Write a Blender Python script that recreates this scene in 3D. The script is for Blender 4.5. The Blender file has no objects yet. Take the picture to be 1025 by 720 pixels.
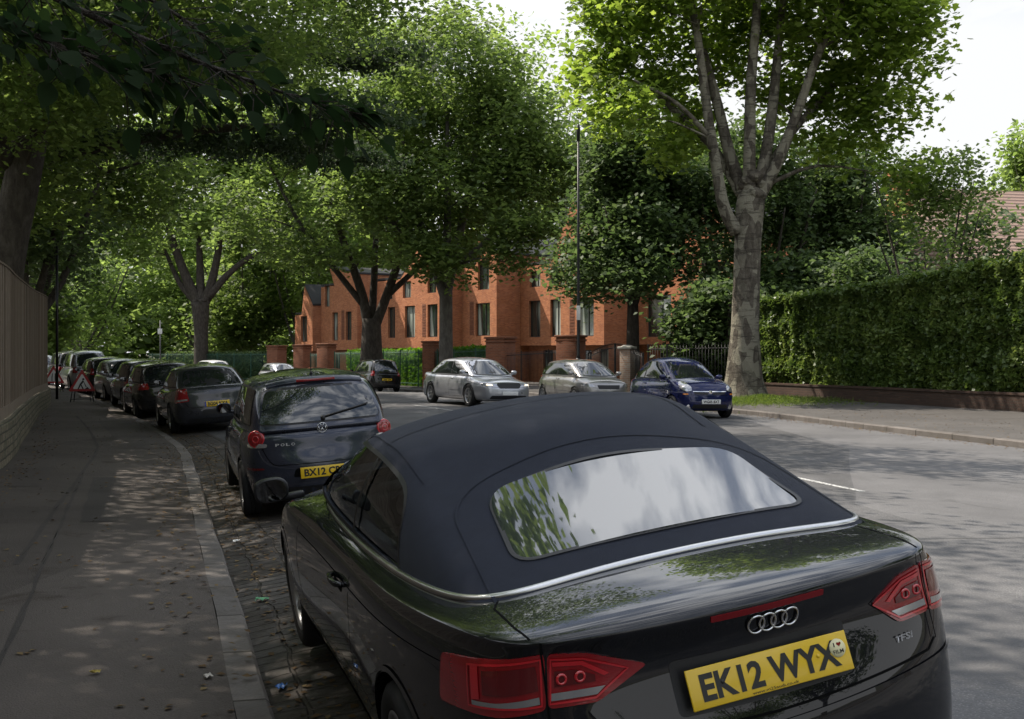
import bpy, bmesh, math, random
import numpy as np
from mathutils import Vector, Matrix, Euler
from mathutils.bvhtree import BVHTree
from mathutils.geometry import delaunay_2d_cdt
PI = math.pi
R = math.radians
SC = bpy.context.scene
COL = SC.collection

# ---------------------------------------------------------------- camera
CAM_Z = 1.668
cam = bpy.data.cameras.new('camera')
cam.lens = 39.51; cam.sensor_width = 36.0; cam.shift_y = -0.0069
cam.clip_start = 0.05; cam.clip_end = 3000
camo = bpy.data.objects.new('camera', cam); COL.objects.link(camo)
camo.location = (0, 0, CAM_Z); camo.rotation_euler = (R(90), 0, 0)
SC.camera = camo

# ---------------------------------------------------------------- light
SUN_EL, SUN_AZ = R(52), R(-62)          # azimuth from +Y (view direction), negative to the left
sd = Vector((math.sin(SUN_AZ)*math.cos(SUN_EL), math.cos(SUN_AZ)*math.cos(SUN_EL), math.sin(SUN_EL)))
sl = bpy.data.lights.new('sun', 'SUN'); sl.energy = 5.0; sl.angle = R(0.5); sl.color = (1.0, 0.91, 0.79)
so = bpy.data.objects.new('sun', sl); COL.objects.link(so)
so.rotation_euler = (-sd).to_track_quat('-Z', 'Y').to_euler(); so.location = (-30, 20, 60)

w = bpy.data.worlds.new('World'); SC.world = w; w.use_nodes = True
nt = w.node_tree; N = nt.nodes; L = nt.links
for n in list(N): N.remove(n)
out = N.new('ShaderNodeOutputWorld'); bg = N.new('ShaderNodeBackground'); bg.inputs['Strength'].default_value = 0.15
sky = N.new('ShaderNodeTexSky'); sky.sky_type = 'NISHITA'; sky.sun_disc = False
sky.sun_elevation = SUN_EL; sky.sun_rotation = SUN_AZ; sky.altitude = 50; sky.dust_density = 2.0; sky.air_density = 1.0
tc = N.new('ShaderNodeTexCoord'); mp = N.new('ShaderNodeMapping'); mp.inputs['Scale'].default_value = (1.0, 1.0, 2.6)
nz = N.new('ShaderNodeTexNoise'); nz.inputs['Scale'].default_value = 2.3; nz.inputs['Detail'].default_value = 8; nz.inputs['Roughness'].default_value = 0.58
nz.inputs['Distortion'].default_value = 0.35
cr = N.new('ShaderNodeValToRGB')
cr.color_ramp.elements[0].position = 0.34; cr.color_ramp.elements[0].color = (0.25, 0.25, 0.25, 1)
cr.color_ramp.elements[1].position = 0.52; cr.color_ramp.elements[1].color = (1, 1, 1, 1)
nz2 = N.new('ShaderNodeTexNoise'); nz2.inputs['Scale'].default_value = 7.0; nz2.inputs['Detail'].default_value = 6
cc = N.new('ShaderNodeValToRGB')
cc.color_ramp.elements[0].position = 0.42; cc.color_ramp.elements[0].color = (2.6, 3.0, 3.9, 1)
cc.color_ramp.elements[1].position = 0.60; cc.color_ramp.elements[1].color = (9.5, 9.7, 10.1, 1)
mx = N.new('ShaderNodeMix'); mx.data_type = 'RGBA'
L.new(tc.outputs['Generated'], mp.inputs['Vector']); L.new(mp.outputs[0], nz.inputs['Vector']); L.new(mp.outputs[0], nz2.inputs['Vector'])
L.new(nz.outputs['Fac'], cr.inputs[0]); L.new(nz2.outputs['Fac'], cc.inputs[0])
sxyz = N.new('ShaderNodeSeparateXYZ'); L.new(tc.outputs['Generated'], sxyz.inputs[0])
el = N.new('ShaderNodeMapRange'); el.inputs['From Min'].default_value = 0.25; el.inputs['From Max'].default_value = 0.55; el.inputs['To Min'].default_value = 1; el.inputs['To Max'].default_value = 0
L.new(sxyz.outputs[2], el.inputs['Value'])
lo = N.new('ShaderNodeMix'); lo.data_type = 'RGBA'; L.new(el.outputs[0], lo.inputs[0]); L.new(cc.outputs[0], lo.inputs[6]); lo.inputs[7].default_value = (4.5, 4.55, 4.6, 1)
lf = N.new('ShaderNodeMath'); lf.operation = 'MAXIMUM'; L.new(el.outputs[0], lf.inputs[0]); L.new(cr.outputs[0], lf.inputs[1])
L.new(lf.outputs[0], mx.inputs[0]); L.new(sky.outputs[0], mx.inputs[6]); L.new(lo.outputs[2], mx.inputs[7])
L.new(mx.outputs[2], bg.inputs['Color']); L.new(bg.outputs[0], out.inputs[0])

SC.view_settings.view_transform = 'Standard'; SC.view_settings.look = 'None'
SC.view_settings.exposure = 0.55; SC.view_settings.gamma = 1.0; SC.view_settings.use_curve_mapping = False
SC.render.engine = 'CYCLES'
SC.cycles.max_bounces = 8; SC.cycles.diffuse_bounces = 3; SC.cycles.glossy_bounces = 3; SC.cycles.transmission_bounces = 4
SC.cycles.transparent_max_bounces = 8; SC.cycles.use_denoising = True; SC.cycles.caustics_reflective = False; SC.cycles.caustics_refractive = False
SC.cycles.sample_clamp_indirect = 6.0

# ---------------------------------------------------------------- helpers
def mat(name, col=(0.5,0.5,0.5), rough=0.6, metal=0.0, spec=0.5, coat=0.0, coat_rough=0.03, emit=None, alpha=None, sheen=0.0, trans=0.0, ior=None):
    m = bpy.data.materials.new(name); m.use_nodes = True
    b = m.node_tree.nodes['Principled BSDF']
    b.inputs['Base Color'].default_value = (*col, 1); b.inputs['Roughness'].default_value = rough
    b.inputs['Metallic'].default_value = metal; b.inputs['Specular IOR Level'].default_value = spec
    b.inputs['Coat Weight'].default_value = coat; b.inputs['Coat Roughness'].default_value = coat_rough
    b.inputs['Sheen Weight'].default_value = sheen
    b.inputs['Transmission Weight'].default_value = trans
    if ior: b.inputs['IOR'].default_value = ior
    if emit: b.inputs['Emission Color'].default_value = (*emit[0], 1); b.inputs['Emission Strength'].default_value = emit[1]
    return m

class NG:
    """small node helper working on a material"""
    def __init__(s, m): s.m = m; s.t = m.node_tree; s.N = s.t.nodes; s.L = s.t.links; s.b = s.N.get('Principled BSDF')
    def n(s, ty, **kw):
        x = s.N.new(ty)
        for k, v in kw.items(): setattr(x, k, v)
        return x
    def link(s, a, b): s.L.new(a, b)
    def coord(s, kind='Object', scale=(1,1,1), rot=(0,0,0)):
        t = s.n('ShaderNodeTexCoord'); mp = s.n('ShaderNodeMapping'); mp.inputs['Scale'].default_value = scale; mp.inputs['Rotation'].default_value = rot
        s.link(t.outputs[kind], mp.inputs[0]); return mp.outputs[0]
    def noise(s, vec, scale, detail=5, rough=0.5, dist=0.0):
        x = s.n('ShaderNodeTexNoise'); x.inputs['Scale'].default_value = scale; x.inputs['Detail'].default_value = detail
        x.inputs['Roughness'].default_value = rough; x.inputs['Distortion'].default_value = dist
        s.link(vec, x.inputs['Vector']); return x.outputs['Fac']
    def vor(s, vec, scale, feature='F1', out='Distance'):
        x = s.n('ShaderNodeTexVoronoi', feature=feature); x.inputs['Scale'].default_value = scale; s.link(vec, x.inputs['Vector']); return x.outputs[out]
    def ramp(s, fac, stops):
        x = s.n('ShaderNodeValToRGB'); e = x.color_ramp.elements
        while len(e) < len(stops): e.new(0.5)
        for q, (p, c) in zip(e, stops): q.position = p; q.color = (*c, 1) if len(c) == 3 else c
        s.link(fac, x.inputs[0]); return x.outputs[0]
    def mix(s, fac, a, b, mode='MIX'):
        x = s.n('ShaderNodeMix', data_type='RGBA', blend_type=mode)
        for v, i in ((fac, 0), (a, 6), (b, 7)):
            if isinstance(v, (int, float)): x.inputs[i].default_value = v
            elif isinstance(v, tuple): x.inputs[i].default_value = (*v, 1)
            else: s.link(v, x.inputs[i])
        return x.outputs[2]
    def math(s, op, a, b=None, clamp=False):
        x = s.n('ShaderNodeMath', operation=op, use_clamp=clamp)
        for v, i in ((a, 0), (b, 1)):
            if v is None: continue
            if isinstance(v, (int, float)): x.inputs[i].default_value = v
            else: s.link(v, x.inputs[i])
        return x.outputs[0]
    def bump(s, h, strength=0.3, dist=0.02):
        x = s.n('ShaderNodeBump'); x.inputs['Strength'].default_value = strength; x.inputs['Distance'].default_value = dist
        s.link(h, x.inputs['Height']); s.link(x.outputs[0], s.b.inputs['Normal']); return x
    def color(s, c): s.link(c, s.b.inputs['Base Color'])
    def rough(s, c): s.link(c, s.b.inputs['Roughness'])

def new_obj(name, me, m=None, parent=None, loc=None, rot=None):
    o = bpy.data.objects.new(name, me); COL.objects.link(o)
    if m is not None:
        me.materials.clear()
        for q in (m if isinstance(m, (list, tuple)) else [m]): me.materials.append(q)
    if parent is not None: o.parent = parent
    if loc is not None: o.location = loc
    if rot is not None: o.rotation_euler = rot
    return o

def tag(o, label=None, cat=None, group=None, kind=None):
    if label: o['label'] = label
    if cat: o['category'] = cat
    if group: o['group'] = group
    if kind: o['kind'] = kind
    return o

def empty(name, loc=(0,0,0), rot=(0,0,0)):
    o = bpy.data.objects.new(name, None); COL.objects.link(o); o.location = loc; o.rotation_euler = rot; o.empty_display_size = 0.2
    return o

def copy_tree(o, parent=None):
    c = o.copy(); COL.objects.link(c); c.parent = parent
    for ch in list(o.children): copy_tree(ch, c)
    return c

class MB:
    """collects verts / faces with material indices"""
    def __init__(s): s.v = []; s.f = []; s.mi = []; s.sm = []
    def add(s, vs, fs, mi=0, smooth=False):
        b = len(s.v); s.v += [tuple(p) for p in vs]
        for f in fs: s.f.append(tuple(b + i for i in f)); s.mi.append(mi); s.sm.append(smooth)
    def box(s, c, d, rz=0, mi=0, M=None, taper=1.0):
        x, y, z = d[0]/2, d[1]/2, d[2]/2; vs = []
        for k, (sx, sy, sz) in enumerate([(-1,-1,-1),(1,-1,-1),(1,1,-1),(-1,1,-1),(-1,-1,1),(1,-1,1),(1,1,1),(-1,1,1)]):
            t = taper if sz > 0 else 1.0
            p = Vector((sx*x*t, sy*y*t, sz*z))
            if rz: p = Matrix.Rotation(rz, 3, 'Z') @ p
            p = p + Vector(c)
            if M is not None: p = M @ p
            vs.append(p)
        s.add(vs, [(0,3,2,1),(4,5,6,7),(0,1,5,4),(1,2,6,5),(2,3,7,6),(3,0,4,7)], mi)
    def bevbox(s, c, d, b=0.01, rz=0, mi=0, M=None, seg=2):
        bm = bmesh.new(); bmesh.ops.create_cube(bm, size=1.0)
        for v in bm.verts: v.co = Vector((v.co.x*d[0], v.co.y*d[1], v.co.z*d[2]))
        bmesh.ops.bevel(bm, geom=bm.edges[:], offset=b, segments=seg, profile=0.5, affect='EDGES')
        RM = Matrix.Rotation(rz, 3, 'Z'); bm.verts.index_update(); vs = []
        for v in bm.verts:
            p = RM @ v.co + Vector(c)
            if M is not None: p = M @ p
            vs.append(p)
        s.add(vs, [[v.index for v in f.verts] for f in bm.faces], mi, True); bm.free()
    def tube(s, pts, rad, n=8, mi=0, caps=True, smooth=True, closed=False):
        pts = [Vector(p) for p in pts]; k = len(pts)
        if not isinstance(rad, (list, tuple, np.ndarray)): rad = [rad]*k
        up = None; vs = []
        for i, p in enumerate(pts):
            a = pts[max(i-1, 0)] if not closed else pts[(i-1) % k]; b = pts[min(i+1, k-1)] if not closed else pts[(i+1) % k]
            t = (b-a).normalized() if (b-a).length > 1e-9 else Vector((0,0,1))
            if up is None:
                up = t.cross(Vector((0,0,1)))
                if up.length < 0.1: up = t.cross(Vector((1,0,0)))
                up.normalize()
            else:
                up = (up - t*up.dot(t))
                if up.length < 1e-6: up = t.orthogonal()
                up.normalize()
            w_ = t.cross(up)
            for j in range(n):
                a_ = 2*PI*j/n; vs.append(p + (up*math.cos(a_) + w_*math.sin(a_))*rad[i])
        fs = []
        for i in range(k if closed else k-1):
            i2 = (i+1) % k
            for j in range(n): fs.append((i*n+j, i*n+(j+1) % n, i2*n+(j+1) % n, i2*n+j))
        if caps and not closed: fs.append(tuple(range(n-1, -1, -1))); fs.append(tuple((k-1)*n+j for j in range(n)))
        s.add(vs, fs, mi, smooth)
    def lathe(s, prof, n=24, axis='Z', mi=0, smooth=True, c=(0,0,0), closed=False, M=None):
        vs = []; k = len(prof); c = Vector(c)
        for r_, h in prof:
            for j in range(n):
                a = 2*PI*j/n; x, y = r_*math.cos(a), r_*math.sin(a)
                p = Vector((x, y, h)) if axis == 'Z' else (Vector((h, x, y)) if axis == 'X' else Vector((x, h, y)))
                p = p + c
                if M is not None: p = M @ p
                vs.append(p)
        fs = []
        for i in range(k if closed else k-1):
            i2 = (i+1) % k
            for j in range(n): fs.append((i*n+j, i*n+(j+1) % n, i2*n+(j+1) % n, i2*n+j))
        s.add(vs, fs, mi, smooth)
    def mesh(s, name):
        me = bpy.data.meshes.new(name); me.from_pydata(s.v, [], s.f)
        me.polygons.foreach_set('material_index', s.mi); me.polygons.foreach_set('use_smooth', s.sm); me.update()
        return me
    def build(s, name, m, parent=None, loc=None, rot=None, fix=False, sharp=None):
        me = s.mesh(name)
        if fix:
            bm = bmesh.new(); bm.from_mesh(me); bmesh.ops.recalc_face_normals(bm, faces=bm.faces[:]); bm.to_mesh(me); bm.free()
        if sharp: me.set_sharp_from_angle(angle=sharp)
        return new_obj(name, me, m, parent, loc, rot)

def text_mesh(name, s, wid, hgt, m, parent, M, bold=0.0, depth=0.001, shear=0.0):
    c = bpy.data.curves.new(name, 'FONT'); c.body = s; c.offset = bold; c.extrude = 0.0; c.shear = shear; c.resolution_u = 3
    t = bpy.data.objects.new('tmp', c); COL.objects.link(t)
    dg = bpy.context.evaluated_depsgraph_get()
    me = bpy.data.meshes.new_from_object(t.evaluated_get(dg)); bpy.data.objects.remove(t); bpy.data.curves.remove(c)
    co = np.empty(len(me.vertices)*3); me.vertices.foreach_get('co', co); co = co.reshape(-1, 3)
    mn, mxx = co.min(0), co.max(0)
    co[:, 0] = (co[:, 0]-(mn[0]+mxx[0])/2)/(mxx[0]-mn[0])*wid; co[:, 1] = (co[:, 1]-(mn[1]+mxx[1])/2)/(mxx[1]-mn[1])*hgt; co[:, 2] = 0
    me.vertices.foreach_set('co', co.ravel()); me.transform(M); me.update(); me.name = name
    return new_obj(name, me, m, parent)

def lerp(a, b, t): return a + (b-a)*t
def smooth_curve(pts, n=8):
    """Catmull-Rom through pts"""
    P = [np.array(p, float) for p in pts]; P = [2*P[0]-P[1]] + P + [2*P[-1]-P[-2]]; out_ = []
    for i in range(1, len(P)-2):
        for k in range(n):
            t = k/n; a, b, c_, d = P[i-1], P[i], P[i+1], P[i+2]
            out_.append(0.5*((2*b)+(c_-a)*t+(2*a-5*b+4*c_-d)*t*t+(3*b-3*c_+d-a)*t**3))
    out_.append(P[-2]); return out_
# ================================================================ car building
def cuboid(nu, ks, nl, side, rear, front, top, bottom):
    """closed cage of cuboid topology: side(i,l), rear(k,l), front(k,l), top(k,i), bottom(k,i) give points of the right half"""
    cols = [-k for k in reversed(ks)] + [0.0] + list(ks); nc = len(cols)
    V = {}; vs = []
    def put(key, p): V[key] = len(vs); vs.append(p)
    def mir(p, s): return (p[0]*s, p[1], p[2])
    for l in range(nl):
        for i in range(nu):
            p = side(i, l); put(('s', -1, i, l), mir(p, -1)); put(('s', 1, i, l), p)
        for c, k in enumerate(cols):
            s = -1 if k < 0 else 1
            p = rear(abs(k), l); put(('e', 0, c, l), mir(p, s)); p = front(abs(k), l); put(('e', 1, c, l), mir(p, s))
    def ring(l):
        r = [V[('s', -1, i, l)] for i in range(nu)] + [V[('e', 1, c, l)] for c in range(nc)]
        r += [V[('s', 1, i, l)] for i in reversed(range(nu))] + [V[('e', 0, c, l)] for c in reversed(range(nc))]
        return r
    fs = []
    for l in range(nl-1):
        a, b = ring(l), ring(l+1); n = len(a)
        for j in range(n): fs.append((a[j], b[j], b[(j+1) % n], a[(j+1) % n]))
    for cap, l, fn in (('t', nl-1, top), ('b', 0, bottom)):
        G = []
        for i in range(nu):
            row = [V[('s', -1, i, l)]]
            for c, k in enumerate(cols):
                if i == 0: row.append(V[('e', 0, c, l)])
                elif i == nu-1: row.append(V[('e', 1, c, l)])
                else:
                    s = -1 if k < 0 else 1; p = fn(abs(k), i); put((cap, c, i), mir(p, s)); row.append(V[(cap, c, i)])
            row.append(V[('s', 1, i, l)]); G.append(row)
        for i in range(nu-1):
            for c in range(nc+1):
                q = (G[i][c], G[i][c+1], G[i+1][c+1], G[i+1][c])
                fs.append(q if cap == 't' else tuple(reversed(q)))
    me = bpy.data.meshes.new('cage'); me.from_pydata(vs, [], fs); me.update()
    return me

def evaluated(o):
    dg = bpy.context.evaluated_depsgraph_get(); dg.update()
    return bpy.data.meshes.new_from_object(o.evaluated_get(dg))

def subsurf(me, lv):
    o = bpy.data.objects.new('tmp', me); COL.objects.link(o)
    md = o.modifiers.new('s', 'SUBSURF'); md.levels = lv; md.render_levels = lv
    r = evaluated(o); bpy.data.objects.remove(o); bpy.data.meshes.remove(me); return r

def boolean(me, cutters, op='DIFFERENCE'):
    o = bpy.data.objects.new('tmp', me); COL.objects.link(o); cs = []
    for c in cutters:
        co = bpy.data.objects.new('tmpc', c); COL.objects.link(co); cs.append(co)
        md = o.modifiers.new('b', 'BOOLEAN'); md.object = co; md.operation = op; md.solver = 'EXACT'
    r = evaluated(o)
    for c in cs: bpy.data.objects.remove(c)
    bpy.data.objects.remove(o); return r

def cyl_mesh(c, r_, x0, x1, n=48, mi=0):
    b = MB(); b.lathe([(1e-4, x0), (r_, x0), (r_, x1), (1e-4, x1)], n, 'X', c=c); me = b.mesh('c')
    bm = bmesh.new(); bm.from_mesh(me); bmesh.ops.remove_doubles(bm, verts=bm.verts[:], dist=1e-3); bmesh.ops.recalc_face_normals(bm, faces=bm.faces[:]); bm.to_mesh(me); bm.free()
    return me

def prism_mesh(poly, axis, a0, a1):
    """poly in the plane across axis: X -> (y,z), Y -> (x,z), Z -> (x,y)"""
    def P(p, a): return {'X': (a, p[0], p[1]), 'Y': (p[0], a, p[1]), 'Z': (p[0], p[1], a)}[axis]
    n = len(poly); b = MB(); b.add([P(p, a0) for p in poly] + [P(p, a1) for p in poly],
        [tuple(range(n)), tuple(range(2*n-1, n-1, -1))] + [(i, i+n, (i+1) % n+n, (i+1) % n) for i in range(n)])
    me = b.mesh('p'); bm = bmesh.new(); bm.from_mesh(me); bmesh.ops.recalc_face_normals(bm, faces=bm.faces[:]); bm.to_mesh(me); bm.free()
    return me

def bvh_of(*mes):
    vs = []; fs = []
    for me in mes:
        b = len(vs); vs += [v.co.copy() for v in me.vertices]; fs += [[b+i for i in p.vertices] for p in me.polygons]
    return BVHTree.FromPolygons(vs, fs)

def rounded(poly, r_=0.03, n=4):
    out_ = []; k = len(poly)
    for i in range(k):
        p = Vector(poly[i][:2]); a = Vector(poly[i-1][:2]); b = Vector(poly[(i+1) % k][:2])
        rr = poly[i][2] if len(poly[i]) > 2 else r_
        da, db = (a-p), (b-p); ra = min(rr, da.length*0.45); rb = min(rr, db.length*0.45)
        if rr <= 0: out_.append((p.x, p.y)); continue
        s = p + da.normalized()*ra; e = p + db.normalized()*rb
        for j in range(n+1):
            t = j/n; q = s*(1-t)**2 + p*2*t*(1-t) + e*t*t; out_.append((q.x, q.y))
    return out_

def densify(poly, step, closed=True):
    out_ = []; k = len(poly)
    for i in range(k if closed else k-1):
        a = Vector(poly[i]); b = Vector(poly[(i+1) % k]); n = max(1, int((b-a).length/step))
        for j in range(n): out_.append(tuple(a.lerp(b, j/n)))
    if not closed: out_.append(tuple(poly[-1]))
    return out_

class Proj:
    """projects 2D outlines onto a surface. kind: 'L','R' (y,z); 'B','F' (x,z); 'T' (x,y); 'C' cylindrical about a vertical axis (angle, z)"""
    def __init__(s, bvh, kind, centre=None): s.b = bvh; s.k = kind; s.c = centre
    def ray(s, u, v):
        k = s.k
        if k == 'L': return Vector((-4, u, v)), Vector((1, 0, 0))
        if k == 'R': return Vector((4, u, v)), Vector((-1, 0, 0))
        if k == 'B': return Vector((u, -4, v)), Vector((0, 1, 0))
        if k == 'F': return Vector((u, 9, v)), Vector((0, -1, 0))
        if k == 'T': return Vector((u, v, 4)), Vector((0, 0, -1))
        d = Vector((math.sin(u), math.cos(u), 0)); return Vector((s.c[0], s.c[1], v)) + d*4, -d
    def uv(s, p):
        k = s.k
        if k in 'LR': return (p[1], p[2])
        if k in 'BF': return (p[0], p[2])
        if k == 'T': return (p[0], p[1])
        return (math.atan2(p[0]-s.c[0], p[1]-s.c[1]) % (2*PI), p[2])
    def hit(s, u, v, off):
        o, d = s.ray(u, v); h = s.b.ray_cast(o, d)
        if h[0] is None:
            return None
        n = h[1]
        if n.dot(d) > 0: n = -n
        return h[0] + n*off*0.7 - d*off*0.3
    def patch(s, name, poly, m, parent, off=0.003, step=0.04, skirt=0.0, bulge=0.0, smooth=True, mats=None, fit=0):
        us = 1.0 if s.k != 'C' else 0.5
        bd = densify(poly, step*0.7); n = len(bd)
        xs = [p[0] for p in bd]; ys = [p[1] for p in bd]; inner = []
        gx = np.arange(min(xs)+step*.5, max(xs), step); gy = np.arange(min(ys)+step*.5, max(ys), step)
        def inside(x, y):
            c = False; j = n-1
            for i in range(n):
                if (ys[i] > y) != (ys[j] > y) and x < (xs[j]-xs[i])*(y-ys[i])/(ys[j]-ys[i])+xs[i]: c = not c
                j = i
            return c
        def dist(x, y): return min((xs[i]-x)**2+(ys[i]-y)**2 for i in range(n))
        for x in gx:
            for y in gy:
                if inside(x, y) and dist(x, y) > (step*.4)**2: inner.append((x, y))
        V, _, F, ov, _, _ = delaunay_2d_cdt([Vector(p) for p in bd+inner], [], [list(range(n))], 1, 1e-6)
        vs = []; last = None
        dists = None
        for p in V:
            h = s.hit(p.x, p.y, off)
            vs.append(h)
        good = [q for q in vs if q is not None]
        for i, q in enumerate(vs):
            if q is None:
                # nearest good vertex in the outline plane
                best = min((j for j in range(len(vs)) if vs[j] is not None), key=lambda j: (V[j]-V[i]).length)
                vs[i] = vs[best].copy()
        if fit:
            T_ = np.array([(h-s.ray(p.x, p.y)[0]).dot(s.ray(p.x, p.y)[1]) for h, p in zip(vs, V)])
            uu = np.array([p.x for p in V]); vv = np.array([p.y for p in V]); uu0, vv0 = uu.mean(), vv.mean(); su, sv = np.ptp(uu)/2, np.ptp(vv)/2
            a_ = (uu-uu0)/su; c_ = (vv-vv0)/sv; Am = np.stack([a_**i*c_**j for i in range(fit+1) for j in range(fit+1-i)], 1)
            ok = np.array([True]*len(T_)); 
            for _ in range(3):
                co, *_r = np.linalg.lstsq(Am[ok], T_[ok], rcond=None); e_ = Am@co-T_; ok = np.abs(e_) < max(.004, 2.5*np.std(e_[ok]))
            e_ = Am@co
            vs = [s.ray(p.x, p.y)[0]+s.ray(p.x, p.y)[1]*float(t_) for p, t_ in zip(V, e_)]
        b = MB(); o0, d0 = s.ray(V[0].x, V[0].y)
        fs = []
        for f in F:
            a, b_, c_ = (vs[i] for i in f[:3]); nrm = (b_-a).cross(c_-a)
            o, d = s.ray(V[f[0]].x, V[f[0]].y)
            fs.append(tuple(f) if nrm.dot(d) < 0 else tuple(reversed(f)))
        b.add(vs, fs, 0, smooth)
        if skirt:
            # boundary edges
            cnt = {}
            for f in fs:
                for i in range(len(f)): cnt[(f[i], f[(i+1) % len(f)])] = 1
            bed = [e for e in cnt if (e[1], e[0]) not in cnt]
            for e in bed:
                p, q = vs[e[0]], vs[e[1]]; dp = s.ray(V[e[0]].x, V[e[0]].y)[1]; dq = s.ray(V[e[1]].x, V[e[1]].y)[1]
                b.add([p, q, q+dq*skirt, p+dp*skirt], [(3, 2, 1, 0)], 0, False)
        return b.build(name, m, parent)
    def strip(s, name, path, width, m, parent, off=0.0015, step=0.03, closed=False, height=0.0):
        pts = densify(path, step, closed); k = len(pts); A = []; B = []
        for i, p in enumerate(pts):
            a = Vector(pts[i-1] if (closed or i > 0) else pts[0]); b = Vector(pts[(i+1) % k] if (closed or i < k-1) else pts[-1])
            t = (b-a); t = t.normalized() if t.length > 0 else Vector((1, 0)); nn = Vector((-t.y, t.x))*width/2
            ha = s.hit(p[0]+nn.x, p[1]+nn.y, off); hb = s.hit(p[0]-nn.x, p[1]-nn.y, off)
            if ha is None or hb is None: continue
            A.append(ha); B.append(hb)
        mb = MB(); n = len(A)
        for i in range(n if closed else n-1):
            j = (i+1) % n
            if (A[j]-A[i]).length > step*8: continue
            mb.add([A[i], A[j], B[j], B[i]], [(0, 1, 2, 3)], 0, True)
        return mb.build(name, m, parent)

def offset_poly(poly, d):
    """grow (d>0) a polygon given counter clockwise or clockwise"""
    k = len(poly); area = sum(poly[i][0]*poly[(i+1) % k][1]-poly[(i+1) % k][0]*poly[i][1] for i in range(k)); s = 1 if area > 0 else -1
    out_ = []
    for i in range(k):
        a = Vector(poly[i-1]); p = Vector(poly[i]); b = Vector(poly[(i+1) % k])
        t = (b-a)
        if t.length < 1e-9: continue
        t.normalize(); out_.append((p.x+t.y*d*s, p.y-t.x*d*s))
    return out_

# ---- shared car materials
def paint(name, col, metal=0.0, rough=0.35, coat=1.0, dirt=0.0):
    m = mat(name, col, rough, metal, 0.3 if metal > .5 else 0.05, coat, 0.01); g = NG(m)
    v = g.coord('Object', (1, 1, 1)); n = g.noise(v, 3.0, 6, 0.6)
    c = g.mix(g.ramp(n, [(0.35, (0, 0, 0)), (0.75, (1, 1, 1))]), col, tuple(min(1, x*1.25+0.012*dirt) for x in col)); g.color(c)
    n2 = g.noise(v, 9.0, 4); g.rough(g.math('MULTIPLY_ADD', n2, 0.12) if False else g.ramp(n2, [(0.3, (rough*.85,)*3), (0.8, (rough*1.2,)*3)]))
    cr_ = g.ramp(n2, [(0.35, (0.008,)*3), (0.85, (0.04,)*3)]); g.link(cr_, g.b.inputs['Coat Roughness'])
    return m
M_GLASS = mat('dark_car_glass', (0.012, 0.015, 0.016), 0.02, 0, 0.6, 0.3, ior=1.68)
M_LETTER = mat('grey_lettering', (0.45, 0.45, 0.46), 0.35, 0.3)
M_RUBBER = mat('tyre_rubber', (0.018, 0.018, 0.019), 0.75, 0, 0.3)
g_ = NG(M_RUBBER); g_.bump(g_.noise(g_.coord('Object'), 60, 3), 0.2, 0.004)
M_BLACK = mat('black_plastic', (0.012, 0.012, 0.013), 0.45, 0, 0.4)
g_ = NG(M_BLACK); g_.bump(g_.noise(g_.coord('Object'), 300, 2), 0.15, 0.001)
M_GAP = mat('dark_gap', (0.003, 0.003, 0.003), 0.9, 0, 0.1)
M_ALLOY = mat('alloy', (0.42, 0.42, 0.43), 0.32, 0.9); g_ = NG(M_ALLOY); g_.rough(g_.ramp(g_.noise(g_.coord('Object'), 8, 5), [(0.3, (0.25,)*3), (0.8, (0.5,)*3)]))
M_CHROME = mat('chrome', (0.75, 0.75, 0.76), 0.10, 1.0)
M_MIRROR = mat('mirror_glass', (0.14, 0.145, 0.15), 0.03, 1.0)
M_SATIN = mat('satin_trim', (0.62, 0.62, 0.62), 0.28, 1.0)
M_RED = mat('red_lens', (0.24, 0.004, 0.008), 0.08, 0, 0.6, 1.0); M_REDIN = mat('bright_red_reflector', (0.5, 0.012, 0.02), 0.2, 0, 0.6, 1.0)
g_ = NG(M_RED); g_.bump(g_.noise(g_.coord('Object', (1, 1, 6)), 22, 2), 0.15, 0.004)
M_DRED = mat('dark_red_lens', (0.10, 0.004, 0.006), 0.08, 0, 0.6, 1.0)
M_CLEAR = mat('clear_lens', (0.38, 0.38, 0.39), 0.12, 0.6, 0.6, 1.0)
M_WHITEP = mat('white_plate', (0.75, 0.75, 0.73), 0.35); M_YELP = mat('yellow_plate', (0.76, 0.50, 0.015), 0.3, 0, 0.5, 0.3)
M_INK = mat('plate_ink', (0.01, 0.01, 0.01), 0.35); M_AMBER = mat('amber_lens', (0.7, 0.22, 0.02), 0.15, 0, 0.5, 1.0)
M_DIRTYPAPER = mat('tax_paper', (0.6, 0.6, 0.55), 0.7); M_BLUE = mat('plate_blue_band', (0.02, 0.06, 0.35), 0.4)

def tyre_mesh(r_, w_):
    b = MB(); h = w_/2; ri = r_*0.66
    b.lathe([(ri, -h*.8), (ri+.02, -h*.95), (r_*.88, -h), (r_*.965, -h*.86), (r_, -h*.6), (r_, -h*.25), (r_-.008, -h*.22), (r_-.008, -h*.18), (r_, -h*.15),
             (r_, h*.15), (r_-.008, h*.18), (r_-.008, h*.22), (r_, h*.25), (r_, h*.6), (r_*.965, h*.86), (r_*.88, h), (ri+.02, h*.95), (ri, h*.8)], 40, 'X')
    return b.mesh('tyre')

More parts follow.
